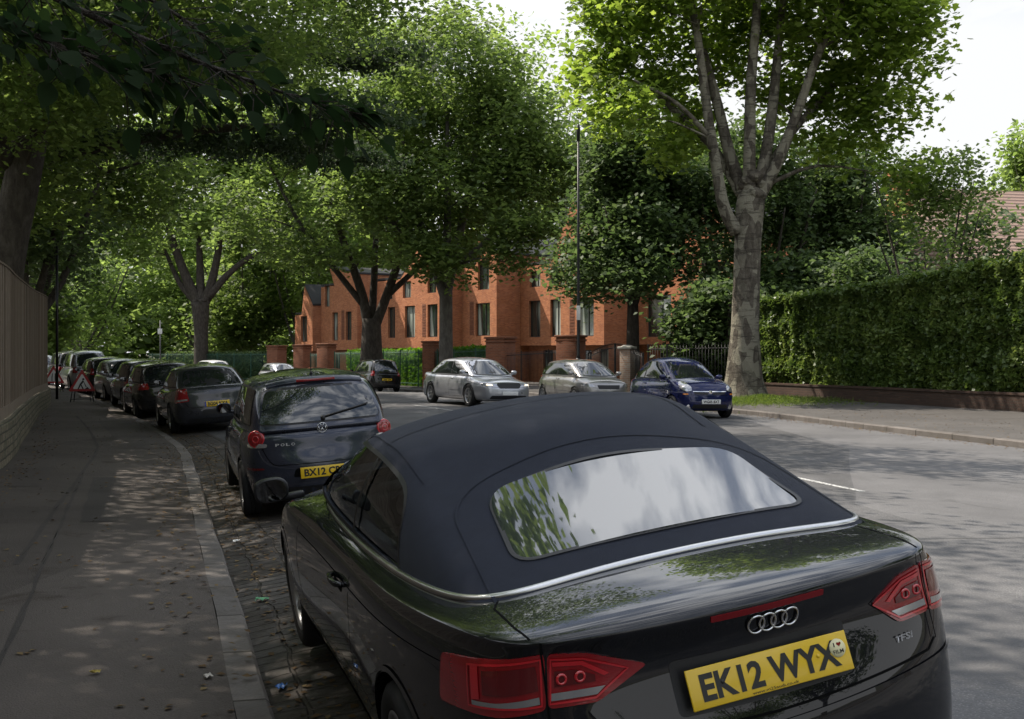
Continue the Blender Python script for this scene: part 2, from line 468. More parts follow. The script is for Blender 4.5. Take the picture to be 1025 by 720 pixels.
def rim_mesh(r_, w_, spokes=10, style='spoke'):
    """outer face on +x"""
    b = MB(); ri = r_*0.67; h = w_/2
    b.lathe([(ri+.006, h*.92), (ri-.004, h*.95), (ri-.02, h*.8), (ri-.03, -h*.7), (ri, -h*.8)], 40, 'X')
    b.lathe([(0.001, h*.75), (0.03, h*.75), (0.034, h*.7), (0.06, h*.62), (.07, h*.3)], 24, 'X')
    b.lathe([(0.001, -h*.1), (ri-.03, -h*.1), (ri-.03, -h*.14)], 32, 'X', mi=1)
    b.lathe([(0.001, h*.12), (ri*.62, h*.12), (ri*.62, 0)], 32, 'X', mi=2)
    for k in range(spokes):
        a = 2*PI*k/spokes; M = Matrix.Rotation(a, 4, 'X')
        for da in ((0,) if style != 'twin' else (-.10, .10)):
            M2 = Matrix.Rotation(a+da, 4, 'X'); w0 = 0.026 if style == 'spoke' else 0.02
            if style == 'cover': w0 = 0.045
            vs = [(h*.66, -w0, .045), (h*.66, w0, .045), (h*.80, w0*.55, ri-.012), (h*.80, -w0*.55, ri-.012),
                  (h*.35, -w0*1.1, .045), (h*.35, w0*1.1, .045), (h*.35, w0*.8, ri-.012), (h*.35, -w0*.8, ri-.012)]
            b.add([M2 @ Vector(v) for v in vs], [(0,1,2,3), (0,4,5,1), (1,5,6,2), (2,6,7,3), (3,7,4,0)], 0)
    me = b.mesh('rim'); bm = bmesh.new(); bm.from_mesh(me); bmesh.ops.recalc_face_normals(bm, faces=bm.faces[:]); bm.to_mesh(me); bm.free()
    return me

def text_on(name, s, wid, hgt, m, parent, pos, facing, bold=0.0, tilt=0.0, shear=0.0):
    """facing 'B' looks towards -y, 'F' towards +y"""
    M = Matrix.Translation(Vector(pos)) @ Matrix.Rotation(0 if facing == 'B' else PI, 4, 'Z') @ Matrix.Rotation(R(90)+tilt, 4, 'X')
    return text_mesh(name, s, wid, hgt, m, parent, M, bold, shear=shear)

def plate(car, s, pos, facing, yellow, wid=0.52, hgt=0.111, tilt=0.0, text=True, band=False):
    b = MB(); M = Matrix.Translation(Vector(pos)) @ Matrix.Rotation(0 if facing == 'B' else PI, 4, 'Z') @ Matrix.Rotation(R(90)+tilt, 4, 'X')
    b.bevbox((0, 0, 0), (wid, hgt, 0.006), 0.0025, M=M)
    p = b.build('number_plate', M_YELP if yellow else M_WHITEP, car)
    if text:
        M2 = M @ Matrix.Translation((0.0 if not band else .02, 0, 0.0042))
        text_mesh('plate_lettering', s, wid*.86 if not band else wid*.80, hgt*.68, M_INK, p, M2, 0.034)
    if band:
        bb = MB(); bb.box((-wid/2+.022, 0, 0.0038), (.036, hgt*.96, .001), M=M); bb.build('plate_band', M_BLUE, p)
    return p

def make_car(S, name='parked_car'):
    """S: dictionary of the car's own measures"""
    L_, W_, H_ = S['L'], S['W'], S['H']; hw = W_/2
    root = empty(name)
    ys = S['ys']; nu = len(ys); P = S['plan']; SZ = S['sh_z']; SW = S['sh_w']; CZ = S['crown']
    zl = S.get('zl', [.19, .26, .42, .60, .76]); fl = S.get('fl', [.90, .965, 1.0, 1.0, .985])
    nl = len(zl)+1; yr = S['rear_y']; yf = S['front_y']; ks = (.42, .80)
    rs = S.get('rear_k', 2.2)
    def lz(l, i):
        if l == nl-1: return SZ[i]
        t = zl[l]; top_ = SZ[i]
        gp_ = S.get('gaps', (.045, .14)); k_ = nl-2-l
        return min(t, top_-gp_[k_]) if k_ < len(gp_) else t
    def lw(l, i): return SW[i]*hw if l == nl-1 else P[i]*hw*fl[l]
    def side(i, l): return (lw(l, i), ys[i] + (0 if 0 < i < nu-1 else 0), lz(l, i))
    def rear(k, l): return (k*lw(l, 0), lerp(yr[l], ys[0], (k/1.08)**rs), lz(l, 0) + (CZ[0]-SZ[0])*(1-k*k)*(1 if l == nl-1 else 0))
    def front(k, l): return (k*lw(l, nu-1), lerp(L_-yf[l], ys[-1], (k/1.1)**2.4), lz(l, nu-1) + (CZ[-1]-SZ[-1])*(1-k*k)*(1 if l == nl-1 else 0))
    def top_(k, i): return (k*SW[i]*hw, ys[i], lerp(CZ[i], SZ[i], k**2.5))
    def bot(k, i): return (k*lw(0, i), ys[i], zl[0]-.01)
    body = subsurf(cuboid(nu, ks, nl, side, rear, front, top_, bot), S.get('lv', 2))
    # cabin
    G = S['cab']; us = [0, .06, .2, .35, .5, .65, .8, .94, 1.0]; ts = [-.12, 0.0, .3, .6, .85, 1.0]
    ng = len(us)
    def arch(t): return t if t <= 0 else t
    def cy(t, which):
        b, tp, c = G[which]; tt = max(t, -.12)
        return lerp(b, tp, tt) + c*4*max(t, 0)*(1-max(t, 0))
    def cw(t): return hw*(lerp(G['w'][0], G['w'][1], max(t, 0)) + G['w'][2]*4*max(t, 0)*(1-max(t, 0)))
    zr = G['zr']  # roof edge height at u: list of ng
    zc = G['zc']; zb = G['zb']
    pr = G.get('plan', [.80, .92, .98, 1, 1, 1, .98, .93, .84])
    def gside(i, l):
        t = ts[l]; y0, y1 = cy(t, 'rear'), cy(t, 'front'); e0, e1 = G.get('corner', (.10, .12))
        y = lerp(y0+e0*(1 if t > -.2 else 0), y1-e1, us[i]); zz = lerp(zb, zr[i], t)
        return (cw(t)*pr[i], y, zz)
    def gend(which, s, idx, ex):
        def f(k, l):
            t = ts[l]; p = gside(idx, l); y = cy(t, which)
            return (k*p[0], lerp(y, p[1], (k/1.1)**ex), lerp(zb, zr[idx], t) + (zc[idx]-zr[idx])*(1-k*k)*max(0, t)**2)
        return f
    def gtop(k, i): p = gside(i, len(ts)-1); return (k*p[0], p[1], lerp(zc[i], zr[i], k**2.4))
    def gbot(k, i): p = gside(i, 0); return (k*p[0], p[1], p[2])
    cabin = subsurf(cuboid(ng, ks, len(ts), gside, gend('rear', 1, 0, 2.2), gend('front', -1, ng-1, 2.2), gtop, gbot), S.get('lv', 2))
    if S.get('cab_dx'): cabin.transform(Matrix.Translation((S['cab_dx'], 0, 0)))
    bb = bvh_of(body); bc = bvh_of(cabin); ball = bvh_of(body, cabin)
    # wheel wells
    wr = S['wr']; ya, yb_ = S['axles']; cut = []
    for y in (ya, yb_):
        for s in (-1, 1):
            x0, x1 = sorted((s*(hw-.30), s*(hw+.3))); cut.append(cyl_mesh((0, y, wr), wr+S.get('archgap', .035), x0, x1, 56))
    shell = boolean(body, cut + S.get('body_cuts', [])); shell.set_sharp_from_angle(angle=R(38))
    for p in shell.polygons: p.use_smooth = True
    bo = new_obj('body', shell, S['paint'], root)
    return dict(root=root, body=bo, bb=bb, bc=bc, ball=ball, cabin=cabin, hw=hw, S=S, cy=cy, cw=cw)

def add_wheels(K, style='spoke', spokes=10, rim=None, cover=None):
    S = K['S']; wr = S['wr']; ww = S.get('ww', .215); T = tyre_mesh(wr, ww); Rm = rim_mesh(wr, ww, spokes, style)
    for y in S['axles']:
        for s in (-1, 1):
            t = new_obj('wheel', T, M_RUBBER, K['root'], (s*(K['hw']-ww/2-.012+S.get('track', 0)), y, wr), (random.random()*3, 0, 0 if s > 0 else PI))
            new_obj('rim', Rm, [rim or M_ALLOY, M_GAP, mat_disc], t)
mat_disc = mat('brake_disc', (0.18, 0.17, 0.16), 0.5, 0.8)

def mirror_pair(K, y, z, x, m, size=(.20, .12, .14), sides=(-1, 1)):
    for s in sides:
        b = MB(); sx, sy, sz = size
        cx = s*(x+sx/2+.02); ring = []
        # egg shaped housing, flat on the rear side
        n = 20; prof = []
        for j, (yy, sc) in enumerate([(-sy*.5, .90), (-sy*.42, 1.0), (0, .98), (sy*.3, .82), (sy*.5, .45), (sy*.56, .05)]):
            for i in range(n):
                a = 2*PI*i/n; ca, sa = math.cos(a), math.sin(a)
                e = lambda q: math.copysign(abs(q)**.72, q)
                prof.append((cx+e(ca)*sx/2*sc, y+yy, z+e(sa)*sz/2*sc))
        fs = [(j*n+i, j*n+(i+1) % n, (j+1)*n+(i+1) % n, (j+1)*n+i) for j in range(5) for i in range(n)] + [tuple(range(5*n, 6*n)), tuple(range(n-1, -1, -1))]
        b.add(prof, fs, 0, True)
        b.bevbox((s*(x+.0), y+.01, z-sz*.42), (.12, .05, .035), .01)
        o = b.build('wing_mirror', m, K['root'], fix=True, sharp=R(50))
        g = MB(); g.add([(cx+math.copysign(abs(math.cos(a))**.72, math.cos(a))*sx*.43, y-sy*.505, z+math.copysign(abs(math.sin(a))**.72, math.sin(a))*sz*.43) for a in [2*PI*i/20 for i in range(20)]], [tuple(range(20))])
        g.build('mirror_glass', M_MIRROR, o)
# ================================================================ black convertible in the foreground
M_FABRIC = mat('soft_top_fabric', (0.016, 0.018, 0.034), 0.92, 0, 0.25, sheen=0.08)
g_ = NG(M_FABRIC); v_ = g_.coord('Object')
wv_ = g_.n('ShaderNodeTexWave'); wv_.inputs['Scale'].default_value = 420; wv_.inputs['Distortion'].default_value = 1.5; g_.link(v_, wv_.inputs[0])
g_.bump(g_.math('ADD', g_.math('MULTIPLY', wv_.outputs['Fac'], 0.25), g_.math('MULTIPLY', g_.noise(v_, 7, 3), 1.2)), 0.25, 0.004)
g_.color(g_.mix(g_.noise(v_, 14, 6, .7), (0.0095, 0.012, 0.022), (0.021, 0.026, 0.042)))
M_SEAT = mat('seat_leather', (0.03, 0.03, 0.032), 0.5)

def see_through(name, tint=(0.55, 0.6, 0.58), lo=0.10):
    m = bpy.data.materials.new(name); m.use_nodes = True; g = NG(m); g.N.remove(g.b); o = g.N['Material Output']
    tr = g.n('ShaderNodeBsdfTransparent'); tr.inputs[0].default_value = (*tint, 1)
    gl = g.n('ShaderNodeBsdfGlossy'); gl.inputs['Roughness'].default_value = 0.02; gl.inputs['Color'].default_value = (0.9, 0.95, 1, 1)
    fr = g.n('ShaderNodeFresnel'); fr.inputs['IOR'].default_value = 1.5
    f = g.math('MULTIPLY_ADD', fr.outputs[0], 1.0); f.node.inputs[2].default_value = lo*0.3
    mx_ = g.n('ShaderNodeMixShader'); g.link(f, mx_.inputs[0]); g.link(tr.outputs[0], mx_.inputs[1]); g.link(gl.outputs[0], mx_.inputs[2]); g.link(mx_.outputs[0], o.inputs[0])
    return m
M_SEEGLASS = see_through('tinted_clear_glass')

def build_convertible():
    S = dict(L=4.626, W=1.854, H=1.383, lv=3, paint=paint('black_blue_paint', (0.0035, 0.004, 0.006), 0.0, 0.4, dirt=.3),
        ys=[.20, .38, .66, 1.0, 1.4, 2.0, 2.6, 3.15, 3.74, 4.12, 4.40],
        plan=[.81, .89, .945, .985, 1.0, .99, .995, 1.01, 1.02, .99, .87],
        sh_z=[.972, .972, .962, .95, .935, .92, .912, .90, .865, .79, .70],
        sh_w=[.755, .82, .85, .87, .88, .885, .885, .89, .88, .80, .67],
        crown=[1.005, 1.02, 1.02, 1.0, .96, .94, .94, .965, .93, .85, .74],
        zl=[.20, .27, .46, .66, .80, .90, .955], fl=[.90, .965, 1.0, 1.0, .985, .96, .93],
        rear_y=[.13, .03, -.02, .005, .075, .085, .045, .050], front_y=[.12, .03, 0, .03, .08, .12, .14, .16], track=.0,
        rear_k=2.0, wr=.328, ww=.245, axles=(.985, 3.737), archgap=.03,
        cab=dict(rear=(.30, 1.45, .035), front=(3.62, 2.66, .03), w=(.875, .72, .035), zb=.955,
                 zr=[1.295, 1.305, 1.32, 1.325, 1.325, 1.322, 1.31, 1.285, 1.262], zc=[1.372, 1.383, 1.398, 1.404, 1.402, 1.397, 1.385, 1.365, 1.345],
                 plan=[.83, .915, .97, .99, 1.0, 1.0, .985, .94, .87], corner=(.14, .12)))
    S['cab_dx'] = .03; S['gaps'] = (.014, .060, .15, .26)
    S['body_cuts'] = [prism_mesh([(-.66, 1.25), (.66, 1.25), (.66, 3.1), (-.66, 3.1)], 'Z', .5, 2)]
    K = make_car(S, 'convertible_car'); root = K['root']
    cabin = K['cabin']
    inner = cabin.copy(); c0 = Vector((.03, 2.0, .80)); sc = Matrix.Diagonal((.95, .965, .955, 1))
    inner.transform(Matrix.Translation(c0) @ sc @ Matrix.Translation(-c0))
    side = rounded([(3.40, .962, .02), (2.72, 1.265, .05), (2.28, 1.302, .2), (1.82, 1.285, .25), (1.40, 1.20, .25), (1.30, .948, .02)], n=5)
    ws = rounded([(-.66, .99), (.66, .99), (.56, 1.30), (-.56, 1.30)], .05)
    cuts = [inner, prism_mesh(side, 'X', -2, 2), prism_mesh(ws, 'Y', 2.45, 5)]
    shell = boolean(cabin.copy(), cuts); shell.set_sharp_from_angle(angle=R(40))
    for p in shell.polygons: p.use_smooth = True
    new_obj('soft_top', shell, M_FABRIC, root)
    bc, bb, ball = K['bc'], K['bb'], K['ball']
    for kd in 'LR':
        Pj = Proj(bc, kd)
        w_ = Pj.patch('side_window', side, M_SEEGLASS, root, -.010, .08)
        Pj.strip('window_seal', side, .014, M_BLACK, w_, .003, closed=True)
        Pj.strip('window_divider', [(2.12, .955), (1.93, 1.275)], .03, M_BLACK, w_, .002)
        # black windscreen post
        Pj.strip('screen_post', [(3.44, .955), (2.72, 1.295)], .045, S['paint'], root, .006)
        Ps = Proj(bb, kd)
        Ps.strip('door_gap', densify([(3.10, .95), (3.14, .80), (3.13, .55), (3.05, .36), (1.85, .34), (1.74, .45), (1.70, .70), (1.76, .95)], .05, False), .006, M_GAP, root, .0012)
        Ps.strip('swage_line', [(3.1, .79), (2.4, .80), (1.7, .81), (.9, .835), (.45, .85)], .012, S['paint'], root, .0035)
        Ps.strip('wheel_arch_lip', [( .985+(.372)*math.cos(a), .328+(.372)*math.sin(a)) for a in np.linspace(-.15, PI+.15, 40)], .018, S['paint'], root, .006)
        Ps.strip('wheel_arch_lip', [(3.737+(.372)*math.cos(a), .328+(.372)*math.sin(a)) for a in np.linspace(-.15, PI+.15, 40)], .018, S['paint'], root, .006)
        Ps.patch('sill_trim', [(1.45, .225), (3.30, .225), (3.30, .275), (1.45, .275)], M_BLACK, root, .006, .06)
        hd = Ps.patch('handle_recess', rounded([(1.86, .765), (2.06, .77), (2.06, .815), (1.86, .81)], .02), M_GAP, root, .0015, .03)
        s = -1 if kd == 'L' else 1
        h = ball.ray_cast(Vector((4*s, 1.96, .80)), Vector((-s, 0, 0)))[0]
        b = MB(); b.tube([(h.x+s*.002, 1.85, .80), (h.x+s*.028, 1.88, .803), (h.x+s*.034, 1.96, .804), (h.x+s*.028, 2.04, .803), (h.x+s*.002, 2.07, .80)], [.011, .013, .014, .013, .011], 10)
        b.build('door_handle', S['paint'], root)
    # window in the back of the roof
    Pb = Proj(bc, 'T')
    rw = rounded([(-.50, .70, .09), (-.44, 1.15, .10), (.03, 1.20, .3), (.55, 1.15, .10), (.59, .69, .09), (.03, .67, .3)], n=6)
    sur = Pb.patch('rear_window', rw, mat('rear_window_glass', (0.03, 0.034, 0.038), 0.015, 0, 1.0, 0.5, ior=1.72), root, .006, .05, skirt=.008, fit=2)
    Pb.strip('window_seal', rw, .016, M_BLACK, sur, .0055, closed=True)
    Pb.strip('roof_seam', rounded([(-.63, .52, .05), (-.57, 1.24, .2), (.03, 1.33, .3), (.67, 1.24, .2), (.73, .52, .05)], n=6)[3:-3], .010, M_FABRIC, root, .004)
    Pb.strip('roof_seam', [(-.62, 1.95), (0, 1.97), (.62, 1.95)], .012, M_FABRIC, root, .004)
    for s in (-1, 1):
        Pb.strip('roof_seam', [(s*.60, 1.42), (s*.605, 2.0), (s*.58, 2.55)], .010, M_FABRIC, root, .004)
    wsf = Proj(bc, 'F').patch('windscreen', ws, M_SEEGLASS, root, -.008, .1)
    # satin strip round the foot of the roof
    path = []
    for j in range(60):        # left side from the front, round the back
        pass
    rr = []
    zc0 = .985
    for a in np.linspace(0, 1, 200): rr.append(a)
    def foot(ang):
        o = Vector((.03, 1.6, 0)); d = Vector((math.sin(ang), math.cos(ang), 0)); 
        for zz in (.962,):
            h = bc.ray_cast(o + d*5 + Vector((0, 0, zz)), -d)
            if h[0] is not None: return h[0]
    pts = []
    for ang in np.linspace(R(-28), R(-332), 150):
        h = foot(ang)
        if h is None: continue
        hv = Vector((h.x, h.y, 0)); dv = (hv-Vector((.03, 1.6, 0))).normalized()
        q = hv + dv*.006
        t = bb.ray_cast(Vector((q.x, q.y, 3)), Vector((0, 0, -1)))[0]
        if t is None: continue
        # bring it to where the roof meets the body
        h2 = bc.ray_cast(Vector((q.x, q.y, t.z+.012)) + dv*3, -dv)[0]
        if h2 is not None:
            q = Vector((h2.x, h2.y, 0)) + dv*.006; t2 = bb.ray_cast(Vector((q.x, q.y, 3)), Vector((0, 0, -1)))[0]
            if t2 is not None: t = t2
        pts.append(Vector((q.x, q.y, t.z+.004)))
    for _ in range(4): pts = [pts[0]] + [(pts[i-1]+pts[i]*2+pts[i+1])/4 for i in range(1, len(pts)-1)] + [pts[-1]]
    b = MB(); b.tube(pts, .0135, 8); b.build('roof_foot_trim', M_SATIN, root)
    # boot lid outline, lamps, badge, plate
    B = Proj(ball, 'B'); T = Proj(bb, 'T')
    lamp_c = lambda s: (s*.30, .95)
    def lamp(s, nm, poly3, m, off=.006, skirt=.012, step=.03):
        C = Proj(bb, 'C', lamp_c(s)); pl = [C.uv((s*p[0], p[1], p[2])) for p in poly3]
        C2 = rounded([(a*.85, z) for a, z in pl], .018); C2 = [(a/.85, z) for a, z in C2]
        return C, C.patch(nm, C2, m, root, off, step, skirt)
    def A(x):  # y of the rear face guessed from x
        return .06 + .16*(x/.9)**2.2
    for s in (-1, 1):
        C, l1 = lamp(s, 'tail_lamp', [(.375+.03*s, A(.4), .862), (.52, A(.52), .925), (.625, A(.625), .935), (.640, A(.64), .785), (.50, A(.5), .785)], M_RED)
        C, l2 = lamp(s, 'tail_lamp', [(.632, A(.632), .936), (.75, .24, .915), (.83, .52, .882), (.835, .53, .745), (.75, .24, .760), (.646, A(.64), .782)], M_RED)
        def in_lamp(L0, nm, poly3, m, off=.009):
            pl = [C.uv((s*p[0], p[1], p[2])) for p in poly3]; C.patch(nm, pl, m, L0, off, .03)
        in_lamp(l1, 'clear_segment', [(.50, A(.5), .806), (.628, A(.63), .806), (.630, A(.63), .826), (.475, A(.475), .826)], M_CLEAR)
        in_lamp(l1, 'light_bar', [(.46, A(.46), .858), (.53, A(.53), .905), (.615, A(.6), .912), (.615, A(.6), .900), (.535, A(.53), .893), (.475, A(.47), .853)], M_REDIN)
        in_lamp(l1, 'dark_segment', [(.50, A(.5), .860), (.55, A(.55), .883), (.612, A(.6), .886), (.617, A(.6), .842), (.50, A(.5), .842)], M_DRED)
        for L0, P0 in ((l1, [(.405, .862), (.53, .912), (.617, .920), (.632, .798), (.505, .798)]), (l2, [(.645, .922), (.75, .902), (.80, .885), (.80, .775), (.75, .785), (.655, .795)])):
            q_ = [C.uv((s*x_, A(x_) if x_ < .7 else .24+(x_-.75)*2.2, z_)) for x_, z_ in P0]
            C.strip('outline_light', densify(q_, .02, True), .006, M_REDIN, L0, .0095, closed=True)
        in_lamp(l2, 'clear_segment', [(.660, A(.66), .800), (.75, .25, .785), (.79, .34, .780), (.79, .34, .792), (.75, .25, .800), (.660, A(.66), .820)], M_CLEAR)
        in_lamp(l2, 'dark_segment', [(.660, A(.66), .837), (.73, .22, .822), (.765, .3, .815), (.765, .3, .880), (.73, .22, .892), (.660, A(.66), .905)], M_DRED)
        in_lamp(l2, 'light_bar', [(.775, .31, .800), (.79, .34, .795), (.79, .34, .890), (.775, .31, .895)], M_REDIN)
        # lid gap: up the rear face, over the edge and forward to the roof foot
        Cg = Proj(bb, 'C', lamp_c(s))
        Cg.strip('boot_gap', [Cg.uv((s*.640, A(.64), z)) for z in (.70, .78, .85, .95, .965)], .006, M_GAP, root, .009)
        T.strip('boot_gap', [(s*.640, .13), (s*.655, .3), (s*.65, .50), (s*.60, .60)], .006, M_GAP, root, .0015)
    B.strip('boot_gap', [(-.64, .70), (-.60, .675), (0, .665), (.60, .675), (.64, .70)], .007, M_GAP, root, .002)
    B.strip('bumper_edge', [(-.74, .645), (0, .632), (.74, .645)], .012, S['paint'], root, .006)
    B.patch('brake_light', rounded([(-.155, .945), (.215, .945), (.215, .963), (-.155, .963)], .004), mat('brake_lens', (.20, .006, .01), .25), root, .004, .05, skirt=.004)
    # rings
    b = MB(); y0 = B.hit(0, .905, .006); yn = y0.y
    def tor(cx, cz, R_, r_):
        pts = [(cx+R_*math.cos(a), (B.hit(cx+R_*math.cos(a), cz+R_*math.sin(a), .007) or y0).y, cz+R_*math.sin(a)) for a in np.linspace(0, 2*PI, 40, endpoint=False)]
        b.tube(pts, r_, 8, closed=True)
    for q in range(4): tor((q-1.5)*.0375+.045, .906, .0265, .0036)
    b.build('ring_badge', M_CHROME, root)
    for s in (-1, 1):
        for x_, z_, r_ in ((.535, .862, .017), (.585, .862, .017)):
            h_ = B.hit(s*x_, z_, .012); b2 = MB(); b2.lathe([(r_*.55, -.001), (r_*.62, -.003), (r_*.9, -.003), (r_, .001)], 16, 'Y', c=(h_.x, h_.y, h_.z)); b2.build('lamp_reflector', M_REDIN, root)
    h1 = B.hit(0, .83, 0); h2 = B.hit(0, .73, 0)
    tilt = -math.atan2(h1.y-h2.y, .10)
    B.patch('plate_surround', rounded([(-.285, .703), (.285, .703), (.285, .852), (-.285, .852)], .02), M_BLACK, root, .001, .05)
    p = plate(root, 'EK12 WYX', (0, min(h1.y, h2.y)-.010, .780), 'B', True, tilt=tilt)
    M = Matrix.Translation(Vector((0, min(h1.y, h2.y)-.010, .780))) @ Matrix.Rotation(R(90)+tilt, 4, 'X')
    b = MB(); b.lathe([(0.0001, .0052), (.026, .0052), (.0262, .0042)], 28, 'Z', c=(.222, .012, 0), M=M); b.build('round_sticker', mat('cream_sticker', (.8, .75, .45), .5), p)
    text_mesh('sticker_lettering', 'FILM', .034, .011, M_INK, p, M @ Matrix.Translation((.222, .002, .0058)), .01)
    text_mesh('sticker_lettering', 'I', .004, .012, M_INK, p, M @ Matrix.Translation((.212, .022, .0058)), .01)
    hb = MB(); hb.add([M @ Vector((.228+.008*math.sin(t)**3*1.0, .022+.0075*(13*math.cos(t)-5*math.cos(2*t)-2*math.cos(3*t)-math.cos(4*t))/16, .0058)) for t in np.linspace(0, 2*PI, 20, endpoint=False)], [tuple(range(20))])
    hb.build('sticker_heart', M_RED, p)
    text_mesh('dealer_lettering', 'www.m25audi.co.uk', .15, .008, M_INK, p, M @ Matrix.Translation((.0, -.0475, .0045)), .0)
    for sx in (-.155, .155):
        b = MB(); b.lathe([(.0001, .0062), (.005, .006), (.0062, .0042)], 12, 'Z', c=(sx, .004, 0), M=M); b.build('plate_screw', M_YELP if sx > 0 else M_INK, p)
    for q_, (ch_, w_) in enumerate((('T', .017), ('F', .016), ('S', .017), ('i', .005))):
        xx = .475+q_*.0215-(.005 if q_ == 3 else 0); hT = B.hit(xx, .742, 0); text_on('model_lettering', ch_, w_, .021, M_LETTER, root, (xx, hT.y-.006, .742), 'B', .02)
    # front face lamps and grille (seen only from aside)
    F = Proj(ball, 'F')
    F.patch('grille', rounded([(-.30, .33), (.30, .33), (.36, .70), (-.36, .70)], .06), M_BLACK, root, .004, .08, .01)
    for s in (-1, 1): F.patch('headlight', rounded([(s*.40, .60), (s*.78, .64), (s*.80, .72), (s*.44, .70)], .03), M_CLEAR, root, .004, .06, .01)
    mirror_pair(K, 3.10, 1.035, .91, M_BLACK, (.175, .11, .125))
    add_wheels(K, 'spoke', 10)
    # inside
    b = MB(); b.bevbox((0, 3.02, .86), (1.30, .36, .20), .06); b.build('dashboard', M_BLACK, root)
    for x in (-.36, .36):
        for y in (2.05, 1.38):
            b = MB(); b.bevbox((x, y+.22, .58), (.50, .50, .18), .06); 
            M3 = Matrix.Translation((x, y-.06, .80 if y > 1.8 else .72)) @ Matrix.Rotation(R(14), 4, 'X')
            b.bevbox((0, 0, 0), (.46, .14, .58), .055, M=M3); (b.bevbox((0, -.02, .33), (.26, .10, .14), .04, M=M3) if y > 1.8 else None)
            b.build('seat', M_SEAT, root)
    b = MB(); Mw = Matrix.Translation((.36, 2.66, .92)) @ Matrix.Rotation(R(-62), 4, 'X')
    b.tube([Mw @ Vector((.18*math.cos(a), .18*math.sin(a), 0)) for a in np.linspace(0, 2*PI, 32, endpoint=False)], .014, 8, closed=True)
    b.lathe([(.0001, .02), (.05, .015), (.06, -.02)], 16, 'Z', M=Mw)
    for a in (0, PI, -PI/2): b.tube([Mw @ Vector((0, 0, 0)), Mw @ Vector((.18*math.cos(a), .18*math.sin(a), 0))], .012, 6)
    b.build('steering_wheel', M_BLACK, root)
    root.location = (.842, 3.19, 0); root.rotation_euler = (.030, -.145, .320)
    tag(root, 'black convertible with dark fabric roof parked nearest, yellow plate reading EK12 WYX', 'car')
    return K
AUDI = build_convertible()
# ================================================================ the other cars
def spec(L_, W_, H_, ro, wb, kind, paint_, belt=.92, wr=.30, hood_z=.88, **kw):
    """kind 'hatch', 'saloon', 'suv'; ro rear overhang, wb wheelbase"""
    ya, yf = ro, ro+wb; hood0 = yf+.05 if kind != 'saloon' else yf-.12
    base_f = kw.get('base_f', hood0); fo = L_-yf
    rz = {'hatch': belt-.01, 'suv': belt-.01, 'saloon': kw.get('deck_z', belt+.03)}[kind]
    ys = [.17, .36, ya, ya+.45, (ya+yf)/2, base_f-.45, base_f, yf+.02 if base_f < yf-.05 else yf+.12, yf+fo*.45, L_-.20]
    ys = sorted(ys)
    for i in range(1, len(ys)):
        if ys[i]-ys[i-1] < .08: ys[i] = ys[i-1]+.08
    def interp(tab): return [float(np.interp(y, [a for a, b in tab], [b for a, b in tab])) for y in ys]
    sh = interp([(0, rz), (ya, belt), ((ya+yf)/2, belt-.01), (base_f-.3, belt-.02), (base_f, hood_z-.01), (yf, hood_z-.05), (L_-.3, hood_z-.13), (L_, hood_z-.2)])
    cr_ = interp([(0, rz+.02), (ya, belt+.02), ((ya+yf)/2, belt), (base_f-.3, belt), (base_f, hood_z+.05), (yf, hood_z+.02), (L_-.3, hood_z-.06), (L_, hood_z-.14)])
    pl = interp([(0, .82), (.2, .87), (.42, .945), (ya, .985), ((ya+yf)/2, 1.0), (yf, .99), (L_-.4, .925), (L_-.2, .85), (L_, .80)])
    sw = interp([(0, .78), (.2, .82), (ya, .89), ((ya+yf)/2, .91), (base_f, .90), (yf, .84), (L_-.35, .74), (L_-.2, .70), (L_, .66)])
    S = dict(L=L_, W=W_, H=H_, lv=kw.get('lv', 2), paint=paint_, ys=ys, plan=pl, sh_z=sh, sh_w=sw, crown=cr_,
             zl=[.19, .26, .42, .58, .74], fl=[.90, .965, 1.0, 1.0, .985],
             rear_y=kw.get('rear_y', [.10, .02, -.01, 0, .05, .06]), front_y=kw.get('front_y', [.10, .02, 0, .03, .09, .18]), wr=wr, axles=(ya, yf), ww=.19)
    tp = {'hatch': (.10, .42), 'suv': (.08, .38), 'saloon': (kw.get('deck', .55), kw.get('deck', .55)+.72)}[kind]
    if 'cab_rear' in kw: tp = kw['cab_rear']
    ff = (base_f+.10, base_f-.62) if 'cab_front' not in kw else kw['cab_front']
    re, rc = H_-.075, H_+.012
    S['cab'] = dict(rear=(tp[0], tp[1], kw.get('cr', .03 if kind == 'saloon' else -.05)), front=(ff[0], ff[1], .03), w=(kw.get('cw0', .885), kw.get('cw1', .70), .03), zb=belt+.0,
        zr=[re-.05, re-.035, re-.015, re, re, re-.003, re-.012, re-.035, re-.06], zc=[rc-.06, rc-.045, rc-.02, rc, rc, rc-.003, rc-.012, rc-.04, rc-.065],
        plan=kw.get('cplan', [.84, .93, .98, 1, 1, 1, .98, .93, .84]), corner=(.10, .13))
    S['belt'] = belt; S['kind'] = kind
    return S

